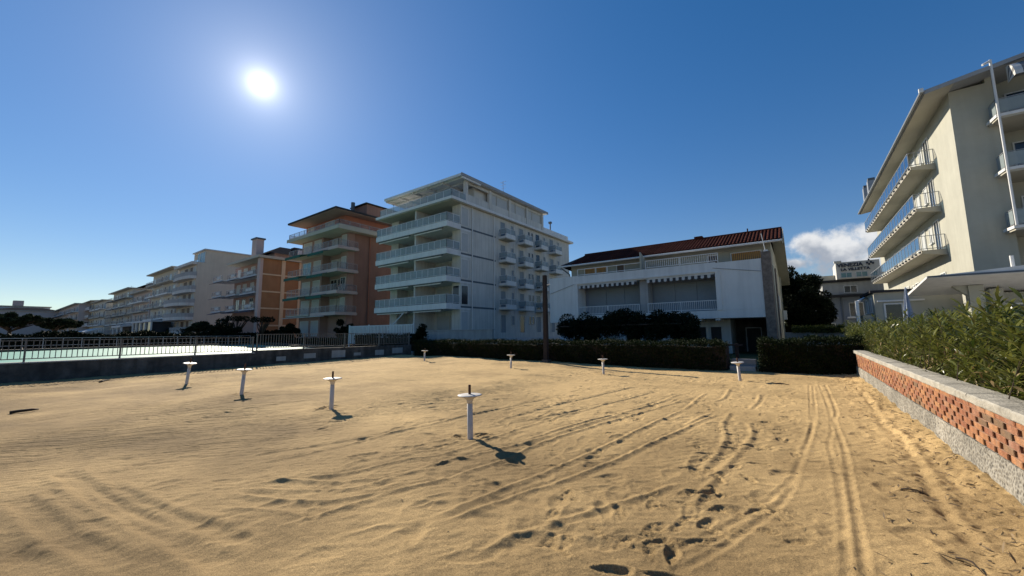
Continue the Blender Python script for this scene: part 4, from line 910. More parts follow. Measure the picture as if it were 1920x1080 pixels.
g.tube([(-4.2, -.9, 2.0), (4.3, -.9, 2.05)], .05, 6); g.tube([(-4.2, .9, 2.0), (4.3, .9, 2.05)], .05, 6)
link('pergola_frame', g.mesh('pergola_frame'), t, 'bark')

# ================================================================== WHITE APARTMENT BLOCK
A = thing('apartment_block', 'white five-storey apartment block with long glazed balconies and flat penthouse roof', 'building', (-35, 40, -.02))
XL, XR, Y0, Y1 = -41.3, -29.1, 30.3, 55.4
bx('wall', 'plaster_white', A, XL, XR, 31.9, Y1, -.02, 15.88)
FL = [4.75, 7.65, 10.58, 13.53]
# front piers and loggia partitions
bx('corner_pier', 'plaster_white', A, -30.4, XR - .004, Y0, 31.9, -.02, 15.88); bx('end_pier', 'plaster_white', A, XL, -39.9, Y0, 31.9, -.02, 15.88)
bx('partition', 'plaster_white', A, -35.1, -34.85, 28.9, 31.9, 1.9, 15.88)
for i, z in enumerate(FL):
    bx('balcony_slab', 'paint_white', A, -41.55, XR, 28.22, Y0 if False else 31.9, z - .58, z - .35)
    g = G(); g.box(-41.55, XR + .003, 28.2, 28.32, z - .6, z); g.box(XR - .12, XR + .003, 28.32, Y0 - .003, z - .6, z); g.box(-41.55, -41.43, 28.32, Y0, z - .6, z); g.obj('balcony_fascia', 'paint_white', A)
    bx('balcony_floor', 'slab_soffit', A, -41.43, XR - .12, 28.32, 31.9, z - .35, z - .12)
    for a, b in ((-41.3, -35.3), (-34.6, -29.9)):
        o = bx('awning_cassette', 'trim_dark', A, a, b, 28.30, 28.46, z - .70, z - .602); bx('awning_bar', 'paint_white', o, a, b - .3, 28.42, 28.52, z - .82, z - .702)
    railing(A, [(-41.49, 30.2), (-41.49, 28.26), (XR - .06, 28.26), (XR - .06, 30.2)], z, z + .95, 'metal_white', 0, rail=.035, infill='glass_frost', post=.95)
    for a, b in ((-39.6, -37.6), (-37.2, -35.5), (-34.4, -32.4), (-32.2, -30.6)): window(A, 'f', 31.9, a, b, z - .1, z + 2.05, 'shutter_pale', 'plaster_white', sill=False)
for a, b in ((-39.6, -37.6), (-37.2, -35.5), (-34.4, -32.4), (-32.2, -30.6)): window(A, 'f', 31.9, a, b, 1.5, 3.6, 'shutter_pale', 'plaster_white', sill=False)
for z in (1.75, 4.6, 7.5, 10.45, 13.4):
    dk = abs(z - 4.6) < .1
    window(A, 'r', XR, 30.42, 31.42, z + .15, z + 2.15, 'pane_dark' if dk else 'shutter_pale', 'paint_white', sill=False)
    if dk: window(A, 'f', Y0, -30.2, -29.3, z + .15, z + 2.15, 'pane_dark', 'paint_white', sill=False)
for z in (4.35, 7.25, 10.2, 13.15): bx('dark_band', 'trim_dark', A, XR - .1, XR + .012, 30.35, 36.4, z, z + .2)
for y in (32.1, 36.0, 40.2): G().tube([(XR + .08, y, .5 if y < 36.1 else 4.0), (XR + .08, y, 15.85)], .065 if y < 40 else .045, 7).obj('downpipe', 'paint_white', A)
BAL = [(37.0, 39.0), (41.05, 43.0), (45.1, 46.9), (49.0, 51.0)]
for z in (2.0, 4.95, 7.85, 10.75, 13.68):
    for k, (a, b) in enumerate(BAL):
        if z > 3:
            o = G().box(XR, XR + 1.2, a, b, z - .62, z - .5).obj('side_balcony', 'slab_soffit', A)
            g = G(); g.box(XR + 1.1, XR + 1.2, a, b, z - .5, z); g.box(XR, XR + 1.1, a, a + .1, z - .5, z - .25); g.box(XR, XR + 1.1, b - .1, b, z - .5, z - .25); g.obj('balcony_front', 'paint_white', o)
            railing(A, [(XR + .05, a + .05), (XR + 1.15, a + .05), (XR + 1.15, b - .05), (XR + .05, b - .05)], z - .06, z + .72, 'metal_white', 0, rail=.03, infill='glass_frost', post=1.1)
        ds = a + .35
        window(A, 'r', XR, ds, ds + .95, z - .35, z + 1.75, 'shutter_grey' if (k + int(z)) % 3 else 'pane_dark', 'plaster_white', sill=False)
        if k == 1:
            for q in (43.55, 44.35): window(A, 'r', XR, q, q + .38, z + .75, z + 1.7, 'pane_dark', 'plaster_white')
        else: window(A, 'r', XR, b + .6, b + 1.1, z + .6, z + 1.7, 'shutter_grey', 'plaster_white')
# terrace slab, penthouse and roof
g = G(); g.box(-42.0, XR + .55, 28.35, Y1 + .6, 15.88, 16.18); g.obj('terrace_slab', 'paint_white', A)
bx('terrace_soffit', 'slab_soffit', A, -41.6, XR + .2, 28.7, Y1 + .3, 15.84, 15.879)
bx('parapet', 'paint_white', A, XR - .25, XR - .05, 47.6, Y1 - .1, 16.181, 17.0); bx('parapet', 'paint_white', A, XL, XR - .25, Y1 - .3, Y1 - .1, 16.181, 17.0)
bx('penthouse_wall', 'plaster_white', A, -40.0, XR - .6, 33.2, 47.6, 16.181, 18.75)
bx('penthouse_side_wall', 'plaster_white', A, XR - .24, XR - .04, 31.2, 47.55, 16.181, 17.30)
for y in (31.0, 35.2, 39.2, 43.2, 47.2): bx('pilaster', 'plaster_white', A, XR - .30, XR + .06, y, y + .42, 16.181, 18.85)
for i, (a, b) in enumerate(((35.7, 39.1), (39.7, 43.1), (43.7, 47.1))):
    window(A, 'r', XR - .18, a + .05, a + 1.0, 17.36, 18.5, 'shutter_pale', 'plaster_white', sill=False); window(A, 'r', XR - .18, a + 1.25, b - .1, 17.36, 18.5, 'shutter_pale', 'plaster_white', sill=False)
    bx('window_lintel', 'plaster_white', A, XR - .28, XR - .06, a, b, 18.56, 18.85)
    bx('window_backing', 'concrete_grey', A, XR - .30, XR - .24, a, b, 17.30, 18.56)
bx('window_lintel', 'plaster_white', A, XR - .28, XR - .06, 31.45, 35.2, 18.5, 18.85)
window(A, 'f', 33.2, -39, -36, 16.3, 18.3, 'pane_dark', 'plaster_white', sill=False); window(A, 'f', 33.2, -35, -32, 16.3, 18.3, 'shutter_pale', 'plaster_white', sill=False)
railing(A, [(-41.7, 33), (-41.7, 28.8), (XR + .1, 28.8), (XR + .1, 31.0)], 16.18, 17.15, 'metal_white', 0, rail=.035, infill='glass_frost', post=1.3)
bx('roof_slab', 'paint_white', A, -42.4, XR + .44, 30.06, 48.3, 18.95, 19.15)
g = G(); g.box(-42.4, XR + .45, 29.8, 30.05, 18.86, 19.14); g.box(-42.4, -42.15, 30.05, 33.19, 18.70, 18.949); g.box(XR + .2, XR + .45, 30.05, 33.19, 18.70, 18.949)
for x in (-39.8, -37.2, -34.6, -32.0): g.box(x, x + .18, 30.05, 33.19, 18.72, 18.948)
g.box(-42.15, XR + .2, 31.5, 31.65, 18.74, 18.947); g.box(-42.1, XR + .15, 30.3, 30.4, 18.78, 18.94); g.obj('roof_pergola', 'paint_white', A)
bx('roof_fascia', 'roof_grey', A, XR + .45, XR + .5, 29.85, 48.3, 18.9, 19.25)
antenna(A, -31, 40.5, 19.2, 3.0); G().tube([(-29.6, 50.5, 16.2), (-29.6, 50.5, 18.2)], .1, 7).obj('vent_pipe', 'trim_dark', A); bx('vent_cowl', 'trim_dark', A, -29.8, -29.4, 50.3, 50.7, 18.2, 18.5)
bx('plinth', 'wall_grey', A, XR + .02, XR + .3, 36.5, 55.0, .4, 1.0)
G().tube([(-36.0, 28.4, 4.1), (-37.6, 27.3, 2.0)], .06, 6).obj('awning_arm', 'paint_white', A)
t = thing('garden_wall', 'plain grey garden wall at the foot of the white block, behind the hedge', 'wall', (-26, 26.5, -.02)); bx('panel', 'concrete_grey', t, -30.0, -21.6, 26.4, 26.7, -.02, 1.86); bx('coping', 'concrete_grey', t, -30.05, -21.55, 26.35, 26.75, 1.861, 1.93)
t = thing('white_gate', 'white slatted gate screen at the foot of the white block', 'gate', (-39.5, 26, -.02))
for k in range(44): bx('slat', 'paint_white', t, -43.0 + k * .26, -42.84 + k * .26, 25.9, 25.94, .55, 2.55)
for zz in (.6, 2.5): bx('rail', 'paint_white', t, -43.1, -31.5, 25.941, 26.0, zz, zz + .09)
for x in (-43.1, -39.2, -35.3, -31.5): bx('post', 'paint_white', t, x - .06, x + .06, 25.945, 26.06, -.02, 2.7)
for (xa, xb), lb in (((-38.6, -34.6), 'dark box hedge inside the bar fence, longer one below the white gate'), ((-33.6, -28.0), 'dark box hedge inside the bar fence beside the white gate end')):
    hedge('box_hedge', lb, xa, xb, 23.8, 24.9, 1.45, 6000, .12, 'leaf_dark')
tree('yucca', 'dark spiky shrub in front of the white block, above the wall end', 'shrub', (-25.6, 21.8, 0), 1.2, .08, (1.6, .85, .85, .65), 9, 1500, .22, 'leaf_dark')

# ================================================================== TERRACOTTA BLOCK
B = thing('apartment_block', 'terracotta five-storey block with green awnings and dark overhanging roof', 'building', (-56, 37, -.02))
BX0, BX1, BY0 = -62.2, -50.2, 29.0
bx('wall', 'terracotta', B, -57.0, BX1, 30.6, 48, -.02, 16.0); bx('front_wall', 'pinkish', B, BX0, -55.9, BY0, 47.9, -.02, 15.99)
bx('loggia_wall', 'pinkish', B, -55.9, BX1 - .004, 30.2, 30.6, -.02, 15.98); bx('corner_wall', 'pinkish', B, -52.0, BX1 - .01, 29.6, 30.2, -.02, 15.97)
for k, z in enumerate((4.5, 7.38, 10.35, 13.5)):
    bx('balcony_slab', 'slab_soffit', B, -55.7, -49.0, 27.5, 30.6, z - .2, z); bx('balcony_slab', 'slab_soffit', B, -63.3, -56.2, 27.5, 29.4, z - .2, z)
    g = G(); g.box(-55.72, -48.98, 27.45, 27.55, z - .28, z + .12); g.box(-49.08, -48.98, 27.55, 30.5, z - .28, z + .12); g.obj('balcony_edge', 'rose', B)
    railing(B, [(-55.65, 27.52), (-49.03, 27.52), (-49.03, 30.4)], z + .05, z + 1.0, 'metal_grey', 0, rail=.04, infill='panel_pink', post=1.3)
    railing(B, [(-63.2, 27.52), (-56.3, 27.52)], z + .02, z + 1.0, 'metal_grey', 0, rail=.04, infill='panel_pink', post=1.3)
    if k:
        for a, b, q in ((-61.2, -56.6, 1.3), (-55.6, -51.4, .7)):
            if k == 3 and a > -60 or True:
                o = G().prism([(a, 27.4, z - .30), (b, 27.4, z - .30), (b, 27.4 - q, z - .52), (a, 27.4 - q, z - .52)], [(a, 27.4, z - .24), (b, 27.4, z - .24), (b, 27.4 - q, z - .46), (a, 27.4 - q, z - .46)]).obj('awning', 'awning_green', B)
                bx('awning_bar', 'awning_green', o, a, b, 27.34 - q, 27.40 - q, z - .82, z - .46)
    else:
        for a, b in ((-63.4, -56.2), (-55.8, -51.8)): bx('awning', 'awning_white', B, a, b, 27.0, 27.42, z - .42, z - .34)
    for a, b, mt in ((-61.6, -59.2, 'shutter_pale'), (-58.3, -56.4, 'shutter_pale')):
        if k == 2 and a < -60: mt = 'pane_teal'
        window(B, 'f', BY0, a, b, z + .05, z + 2.2, mt, 'paint_white', sill=False)
    for a, b in ((-55.4, -53.8), (-53.5, -52.2)): window(B, 'f', 30.2, a, b, z + .05, z + 2.2, 'pane_dark' if k == 1 else 'shutter_pale', 'paint_white', sill=False)
    window(B, 'f', 29.6, -51.7, -50.6, z + .05, z + 2.2, 'pane_dark' if k == 1 else 'sand_beige' if False else 'shutter_pale', 'paint_white', sill=False)
for a, b in ((-61.6, -59.2), (-58.3, -56.4)): window(B, 'f', BY0, a, b, 1.4, 3.6, 'shutter_pale', 'paint_white', sill=False)
g = G(); g.box(-63.6, -48.8, 27.3, 48.3, 16.0, 16.32); g.obj('terrace_slab', 'sand_beige', B); bx('terrace_fascia', 'slab_soffit', B, -63.65, -48.75, 27.25, 27.298, 15.9, 16.4); bx('terrace_fascia', 'slab_soffit', B, -48.798, -48.75, 27.3, 48, 15.9, 16.5)
railing(B, [(-63.4, 40), (-63.4, 27.5), (-49.0, 27.5), (-49.0, 46)], 16.5, 17.2, 'metal_grey', 0, rail=.05, infill='panel_pink', post=1.6)
bx('penthouse_wall', 'terracotta_dark', B, -61.8, -50.8, 29.3, 47.5, 16.32, 18.5)
for a, b in ((-61.2, -59.4), (-56, -53.5)): window(B, 'f', 29.3, a, b, 16.4, 18.2, 'shutter_pale', 'paint_white', sill=False)
ex0, ex1, ey0, ey1, ez = -62.6, -48.9, 26.9, 49.5, 18.6
pk = [(-56.4, 33, 20.4), (-56.4, 44, 20.4)]
G().prism([(ex0, ey0, ez - .1), (ex1, ey0, ez - .1), (ex1, ey1, ez - .1), (ex0, ey1, ez - .1)], [(ex0, ey0, ez + .12), (ex1, ey0, ez + .12), (ex1, ey1, ez + .12), (ex0, ey1, ez + .12)]).obj('roof_eave', 'pinkish', B)
g = G(); e = ez + .121; E4 = [(ex0, ey0, e), (ex1, ey0, e), (ex1, ey1, e), (ex0, ey1, e)]
for q in ([E4[0], E4[1], pk[0]], [E4[1], E4[2], pk[1], pk[0]], [E4[2], E4[3], pk[1]], [E4[3], E4[0], pk[0], pk[1]]): g.poly(q)
g.obj('roof', 'roof_dark', B); bx('eave_edge', 'roof_dark', B, ex0 - .06, ex1 + .06, ey0 - .08, ey0, ez - .05, ez + .2); bx('eave_edge', 'roof_dark', B, ex1, ex1 + .08, ey0, ey1, ez - .05, ez + .2)
bx('stair_tower', 'terracotta', B, -52.5, -48.9, 31.5, 36.5, 18.67, 20.3); bx('tower_roof', 'roof_dark', B, -52.8, -48.6, 31.2, 36.8, 20.3, 20.45)
G().tube([(-51.5, 30.9, 18.8), (-51.5, 30.9, 20.9)], .28, 9).obj('chimney', 'trim_dark', B); antenna(B, -48.8, 36, 20.4, 2.2)
G().tube([(BX1 + .1, 33.0, 0), (BX1 + .1, 33.0, 15.9)], .08, 7).obj('downpipe', 'terracotta_dark', B)
bx('window_band', 'terracotta_dark', B, BX1, BX1 + .02, 39, 41, 8, 12)
bx('pale_return', 'pilaster', B, BX1, BX1 + 1.2, 40.5, 44, -.02, 15.5)  # projecting return wall in the paler pilaster colour

# ================================================================== OCHRE BLOCK
C_ = thing('apartment_block', 'ochre brick block with pale pilasters and tiered balconies', 'building', (-82, 36, -.02))
CX0, CX1, CY0 = -90.0, -73.6, 29.2
bx('wall', 'ochre_brick', C_, -84, CX1, 30.6, 47, -.02, 14.9); bx('front_wall', 'pinkish', C_, CX0, -74.0, CY0, 30.6, -.02, 14.9)
bx('side_wall', 'ochre_brick', C_, -74.0, CX1 - .004, 27.9, 30.61, -.02, 14.89); bx('corner_pier', 'rose', C_, -74.7, CX1 + .03, 27.45, 27.899, -.02, 14.91)
for y in (30.9, 33.9, 37.0): bx('pilaster', 'pilaster', C_, CX1, CX1 + .12, y, y + .6, -.02, 14.9)
for k, z in enumerate((3.3, 6.25, 9.15, 12.15)):
    bx('floor_band', 'pilaster', C_, CX1, CX1 + .07, 27.9, 47, z - .12, z + .12)
    if k == 0: continue
    for a, b, f in ((-81.5, -74.71, 27.3), (-86.5, -82.0, 26.8), (-92.0, -87.0, 26.2)):
        bx('balcony_slab', 'wall_grey', C_, a, b, f, CY0, z - .22, z)
        if b > -74 or k: 
            bx('planter_box', 'awning_white', C_, a + .4 * (b - a), a + .8 * (b - a), f + .02, f + .25, z + .25, z + .75)
        railing(C_, [(a, f + .03), (b - .03, f + .03)], z, z + .9, 'metal_grey', 0, rail=.05, infill='panel_pink', post=1.5)
        o = G().prism([(a, f + .2, z - .34), (b - 1, f + .2, z - .34), (b - 1, f - .6, z - .6), (a, f - .6, z - .6)], [(a, f + .2, z - .28), (b - 1, f + .2, z - .28), (b - 1, f - .6, z - .54), (a, f - .6, z - .54)]).obj('awning', 'awning_navy', C_)
    for a in (-88.5, -85.5, -82, -79, -76): window(C_, 'f', CY0, a, a + 1.6, z + .05, z + 2.2, 'shutter_pale' if (int(a) + k) % 3 else 'pane_dark', 'paint_white', sill=False)
bx('roof_slab', 'slab_soffit', C_, -87.5, -73.0, 26.9, 47.5, 14.92, 15.35); bx('attic_wall', 'rose', C_, -84, -74.6, 30, 47, 15.351, 16.3)
g = G(); q = [(-86, 28.8, 16.1), (-73.6, 28.8, 16.1), (-73.6, 47.2, 16.1), (-86, 47.2, 16.1)]; p = [(-79.8, 33, 18.6), (-79.8, 44, 18.6)]
for f in ([q[0], q[1], p[0]], [q[1], q[2], p[1], p[0]], [q[2], q[3], p[1]], [q[3], q[0], p[0], p[1]]): g.poly(f)
g.obj('roof', 'roof_dark', C_)
bx('chimney', 'rose', C_, -79.2, -77.2, 28.0, 29.2, 15.36, 18.9); bx('chimney_cap', 'trim_dark', C_, -79.4, -77.0, 27.8, 29.4, 18.9, 19.15)
g = G(); g.prism([(-75.2, 33, 16.2), (-73.9, 33, 16.2), (-73.9, 33, 17.7), (-75.2, 33, 17.7)], [(-75.2, 35.5, 16.2), (-73.9, 35.5, 16.2), (-73.9, 35.5, 17.7), (-75.2, 35.5, 17.7)]); g.obj('dormer', 'roof_dark', C_); bx('dormer_window', 'paint_white', C_, -73.9, -73.84, 33.6, 34.9, 16.4, 17.3)

# ================================================================== BEIGE BLOCK
D_ = thing('apartment_block', 'beige block with rounded balconies and porthole windows', 'building', (-112, 36, -.02))
DX0, DX1, DY0 = -121, -107.8, 27.6
bx('wall', 'sand_beige', D_, DX0, DX1, DY0, 46, -.02, 18.2); bx('penthouse', 'sand_beige', D_, -116, -107.9, 29.0, 45, 18.2, 21.2); bx('penthouse_roof', 'wall_grey', D_, -116.4, -107.6, 28.7, 45.3, 21.2, 21.45)
for a, b in ((-113.2, -111.6), (-111.2, -109.8), (-109.6, -108.3)): window(D_, 'f', 29.0, a, b, 18.4, 20.8, 'pane_teal', 'paint_white', sill=False)
railing(D_, [(-119.5, 27.8), (-108, 27.8)], 18.2, 18.9, 'metal_grey', 0, rail=.05, infill='glass_blue', post=1.5)
bx('roof_edge', 'plaster_white', D_, -121.5, -107.9, 26.6, 27.59, 17.7, 18.3)
for k, z in enumerate((2.9, 5.95, 9.1, 12.1, 15.2)):
    ext = 3.0 if k in (1, 2) else 1.6
    g = G(); pa = []
    for i in range(13):
        a = math.pi * (i / 12.0); pa.append((-114.6 - 6.9 * math.cos(a) - (1.2 if k in (1, 2) else 0) * (1 - i / 12), 27.59 - ext * math.sin(a) ** .55))
    G().prism([(x, y, z - .75) for x, y in pa], [(x, y, z - .08) for x, y in pa]).obj('balcony', 'plaster_white', D_)
    g = G()
    for (xa, ya), (xb, yb) in zip(pa[:-1], pa[1:]): g.prism([(xa, ya, z - .08), (xb, yb, z - .08), (xb, yb + .06, z - .08), (xa, ya + .06, z - .08)], [(xa, ya, z + .75), (xb, yb, z + .75), (xb, yb + .06, z + .75), (xa, ya + .06, z + .75)])
    g.obj('balcony_rail', 'concrete_grey', D_)
    for a, b in ((-119.5, -117.5), (-116.5, -114.0), (-112.5, -110.5), (-109.9, -108.5)): window(D_, 'f', DY0, a, b, z, z + 2.1, 'shutter_pale' if b < -115 or b > -109 else 'shutter_brown', 'paint_white', sill=False)
for i, z in enumerate((5.0, 8.2, 11.6, 15.0)):
    o = G().prism([(DX1 - .02, 34.0 + .42 * math.cos(q * math.pi / 6), z + .42 * math.sin(q * math.pi / 6)) for q in range(12)], [(DX1 + .05, 34.0 + .42 * math.cos(q * math.pi / 6), z + .42 * math.sin(q * math.pi / 6)) for q in range(12)]).obj('porthole', 'wall_grey', D_)
    G().prism([(DX1 + .051, 34.0 + .3 * math.cos(q * math.pi / 6), z + .3 * math.sin(q * math.pi / 6)) for q in range(12)], [(DX1 + .07, 34.0 + .3 * math.cos(q * math.pi / 6), z + .3 * math.sin(q * math.pi / 6)) for q in range(12)]).obj('pane', 'pane_dark', o)

# ================================================================== ROW OF FARTHER BLOCKS
def block(label, x0, x1, yf, depth, top, nf, wall, roof='flat', rails='panel_pink', bays=5, pent=0.0, balc=((0.05, .95),), z0=3.2, awn=None, proj=1.6):
    t = thing('apartment_block', label, 'building', ((x0 + x1) / 2, yf + depth / 2, -.02)); fh = (top - z0) / nf
    bx('wall', wall, t, x0, x1, yf, yf + depth, -.02, top); bx('roof_slab', 'slab_soffit', t, x0 - .8, x1 + .8, yf - proj * .9, yf + depth + .6, top, top + .3)
    if pent:
        bx('penthouse', wall, t, x0 + .12 * (x1 - x0), x1 - .15 * (x1 - x0), yf + 1.6, yf + depth * .8, top + .3, top + pent)
        px0, px1 = x0 + .06 * (x1 - x0), x1 - .08 * (x1 - x0)
        if roof == 'flat': bx('penthouse_roof', 'roof_grey', t, px0, px1, yf + .3, yf + depth * .85, top + pent, top + pent + .3)
        else:
            e = top + pent; c = [(px0, yf, e), (px1, yf, e), (px1, yf + depth, e), (px0, yf + depth, e)]; m = (px0 + px1) / 2; p = [(m, yf + depth * .3, e + 1.5), (m, yf + depth * .7, e + 1.5)]; g = G()
            for f in ([c[0], c[1], p[0]], [c[1], c[2], p[1], p[0]], [c[2], c[3], p[1]], [c[3], c[0], p[0], p[1]]): g.poly(f)
            g.poly(c[::-1]); g.obj('penthouse_roof', 'roof_dark', t)
        for k in range(3): a = x0 + (x1 - x0) * (.2 + .2 * k); window(t, 'f', yf + 1.6, a, a + 1.6, top + .5, top + pent - .4, 'pane_dark', 'paint_white', sill=False)
    elif roof == 'tile':
        c = [(x0 - .8, yf - 1.2, top + .3), (x1 + .8, yf - 1.2, top + .3), (x1 + .8, yf + depth, top + .3), (x0 - .8, yf + depth, top + .3)]; m = (x0 + x1) / 2; p = [(m, yf + depth * .3, top + 2.0), (m, yf + depth * .7, top + 2.0)]; g = G()
        for f in ([c[0], c[1], p[0]], [c[1], c[2], p[1], p[0]], [c[2], c[3], p[1]], [c[3], c[0], p[0], p[1]]): g.poly(f)
        g.obj('roof', 'roof_dark', t)
    bw = (x1 - x0) / bays
    for f in range(nf + 1):
        z = z0 + f * fh - (fh if False else 0)
        for b in range(bays):
            a = x0 + bw * (b + .25); hv = 2.1
            if f < nf: window(t, 'f', yf, a, a + bw * .45, z + .1, z + hv, ('shutter_pale', 'pane_dark', 'shutter_grey', 'shutter_brown')[(b * 7 + f * 3 + int(-x0)) % 4], 'paint_white', sill=False)
        if f < nf:
            for q0, q1 in balc:
                a, b_ = x0 + (x1 - x0) * q0, x0 + (x1 - x0) * q1
                bx('balcony_slab', 'paint_white' if f % 2 else 'slab_soffit', t, a, b_, yf - proj, yf, z - .3, z)
                railing(t, [(a, yf - proj + .04), (b_, yf - proj + .04)], z, z + .95, 'metal_grey', 0, rail=.06, infill=rails, post=2.0)
                if awn and f: bx('awning', awn, t, a, b_, yf - proj - .35, yf - proj - .02, z - .5, z - .32)
    for k in range(3): window(t, 'r', x1, yf + 2 + 3 * k, yf + 3.2 + 3 * k, z0 + fh + .4, z0 + fh + 1.8, 'pane_dark', 'paint_white')
    for b in range(bays): window(t, 'f', yf, x0 + bw * (b + .2), x0 + bw * (b + .75), .3, 2.4, 'pane_dark', 'paint_white', sill=False)
    return t
block('tall cream block with stacked balconies just past the beige one', -149.5, -126.0, 28.4, 16, 18.9, 5, 'haze_cream', bays=6, balc=((.02, .42), (.5, .98)))
block('pale pink block with dark top storey, second past the beige block', -173.0, -152.0, 28.6, 15, 15.0, 4, 'haze_rose', roof='tile', pent=2.4, bays=6)
t = block('grey-cream block with roof aerials among the distant row', -206, -175, 28.5, 15, 17.4, 5, 'haze_cream', bays=7, balc=((.0, .3), (.36, .66), (.72, 1)), awn='awning_grey')
for k in range(4): antenna(t, -202 + 5 * k, 30, 17.6, 1.8)
block('low block with greenish flat roof in the distant row', -233, -209, 27.2, 16, 15.4, 4, 'plaster_white', bays=5, balc=((.0, .48), (.54, 1)))
block('yellow block with pale awnings and a pitched dark roof in the distant row', -278, -238, 27.6, 16, 16.8, 4, 'ochre_light', roof='tile', bays=7, rails='awning_white', balc=((.0, .48), (.54, 1)), awn='rose')
block('long pinkish grey block with flat dark roof, farther along the row', -325, -248, 24.2, 16, 16.0, 4, 'haze_rose', bays=9, balc=((.0, .6), (.66, 1)), awn='awning_navy')
block('low white block at the thin end of the row before the pines', -352, -328, 21.5, 16, 14.0, 4, 'wall_grey', bays=6)
t = block('hazy block with reddish roof far left behind the umbrella pines', -332, -322, 2, 24, 15.5, 4, 'haze_rose', roof='tile', bays=3)
t = block('wide grey block with lift tower at the far left edge', -345, -336, -14, 36, 18.5, 6, 'wall_grey', bays=2)
bx('lift_tower', 'rose', t, -342, -335, 9, 12.6, 18.81, 21.6)
for k in range(9):
    y = -12 + 3.6 * k; bx('balcony_slab', 'paint_white', t, -336, -334.6, y, y + 3.0, 7 + 2.4 * (k % 4), 7.3 + 2.4 * (k % 4))
for f in range(5):
    for k in range(8): y = -13 + 4.2 * k; window(t, 'r', -336, y, y + 1.7, 4.2 + 2.7 * f, 6.0 + 2.7 * f, 'pane_dark' if (k + f) % 3 else 'shutter_pale', 'paint_white', sill=False)
# beach bar in front of the far blocks
t = thing('beach_bar', 'dark glazed beach bar with white posts below the beige block', 'kiosk', (-128, 24.5, -.02))
bx('glass_front', 'pane_dark', t, -140, -121.5, 23.6, 27.0, .2, 5.1); bx('roof', 'wall_grey', t, -140.5, -121, 23.2, 27.3, 5.1, 5.5)
for x in (-140, -136, -131.5, -127, -121.6): bx('post', 'paint_white', t, x, x + .3, 23.3, 23.59, -.02, 5.1)
t = thing('beach_bar', 'white canvas pavilion with slanting roof beside the dark bar', 'kiosk', (-150, 23, -.02))
G().prism([(-158, 22, 4.2), (-146, 22, 4.2), (-146, 26, 5.0), (-158, 26, 5.0)], [(-158, 22, 4.7), (-146, 22, 4.7), (-146, 26, 5.5), (-158, 26, 5.5)]).obj('roof', 'awning_white', t)
for x in (-157.5, -152, -146.5): bx('post', 'paint_white', t, x, x + .3, 22.2, 22.5, -.02, 4.3)
bx('back_wall', 'concrete_dark', t, -157, -147, 24, 25.5, -.02, 4.5)
t = thing('white_tent', 'long low white awning tent in front of the distant yellow block', 'tent', (-190, 21, 0)); G().prism([(-206, 19, 3.0), (-178, 19, 3.0), (-178, 23, 4.2), (-206, 23, 4.2)], [(-206, 19, 3.3), (-178, 19, 3.3), (-178, 23, 4.6), (-206, 23, 4.6)]).obj('canopy', 'awning_white', t)
for x in (-205, -196, -187, -179): bx('post', 'paint_white', t, x, x + .3, 19.2, 19.5, 0, 3.1)

# ================================================================== HOTEL ON THE RIGHT
Hh = thing('hotel', 'cream four-storey hotel with blue glass balconies and wide eaves at the picture edge', 'building', (12, 48, -.02))
WX, WY0, WY1 = 8.5, 34.0, 63.0
bx('wall', 'plaster_cream', Hh, WX, 10.0, WY0, WY1, -.02, 16.0); bx('rear_wall', 'plaster_cream', Hh, 10.0, 24, 35.6, WY1, -.02, 16.6)
bx('front_wall', 'plaster_cream', Hh, 10.001, 10.25, WY0 + .01, 35.6, -.02, 16.5)
for k, z in enumerate((6.95, 9.95, 13.0)):
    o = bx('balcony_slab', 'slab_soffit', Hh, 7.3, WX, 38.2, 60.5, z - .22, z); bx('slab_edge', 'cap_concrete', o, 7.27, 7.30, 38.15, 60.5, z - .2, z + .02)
    G().prism([(7.3, 38.2, z - .221), (WX, 38.2, z - .221), (WX, 38.2, z - .42)], [(7.3, 38.35, z - .221), (WX, 38.35, z - .221), (WX, 38.35, z - .42)]).obj('bracket', 'slab_soffit', o)
    g = G()
    for i in range(21): y = 38.4 + i * 1.1; g.box(7.16, 7.27, y - .05, y + .05, z - .16, z - .03)
    g.obj('bracket_studs', 'trim_dark', o, kind='stuff')
    rl = railing(Hh, [(7.2, 38.2), (7.2, 60.5)], z, z + 1.02, 'metal_grey', 0, rail=.04, infill='glass_blue', post=1.1)
    railing(Hh, [(7.2, 38.17), (8.45, 38.17)], z, z + 1.02, 'metal_grey', .28, .022, .04, name='end_railing', post=.6)
for z in (3.2, 6.95, 9.95, 13.0):
    for i in range(6):
        y = 39.2 + i * 3.7
        o = window(Hh, 'l', WX, y, y + 1.1, z + .05, z + 2.2, 'shutter_pale' if i % 2 else 'pane_dark', 'paint_white', 'door', sill=False)
        window(Hh, 'l', WX, y + 1.7, y + 2.5, z + .9, z + 2.1, 'shutter_pale', 'paint_white')
# roof with deep soffit
rz = lambda x: 15.95 + (x - 7.2) * .175
G().prism([(7.2, 32.75, 15.79), (24, 32.75, rz(24) - .2), (24, 63.8, rz(24) - .2), (7.2, 63.8, 15.79)], [(7.2, 32.75, 15.98), (24, 32.75, rz(24)), (24, 63.8, rz(24)), (7.2, 63.8, 15.98)]).obj('roof', 'roof_grey', Hh)
G().prism([(7.26, 32.8, 15.75), (WX, 32.8, 15.96), (WX, 63.7, 15.96), (7.26, 63.7, 15.75)], [(7.26, 32.8, 15.766), (WX, 32.8, 15.976), (WX, 63.7, 15.976), (7.26, 63.7, 15.766)]).obj('eave_soffit', 'slab_soffit', Hh)
G().tube([(7.12, 32.7, 15.9), (7.12, 63.8, 15.9)], .09, 8).obj('gutter', 'metal_grey', Hh); bx('gutter_end', 'paint_white', Hh, 7.0, 7.2, 32.6, 32.72, 15.85, 16.1)
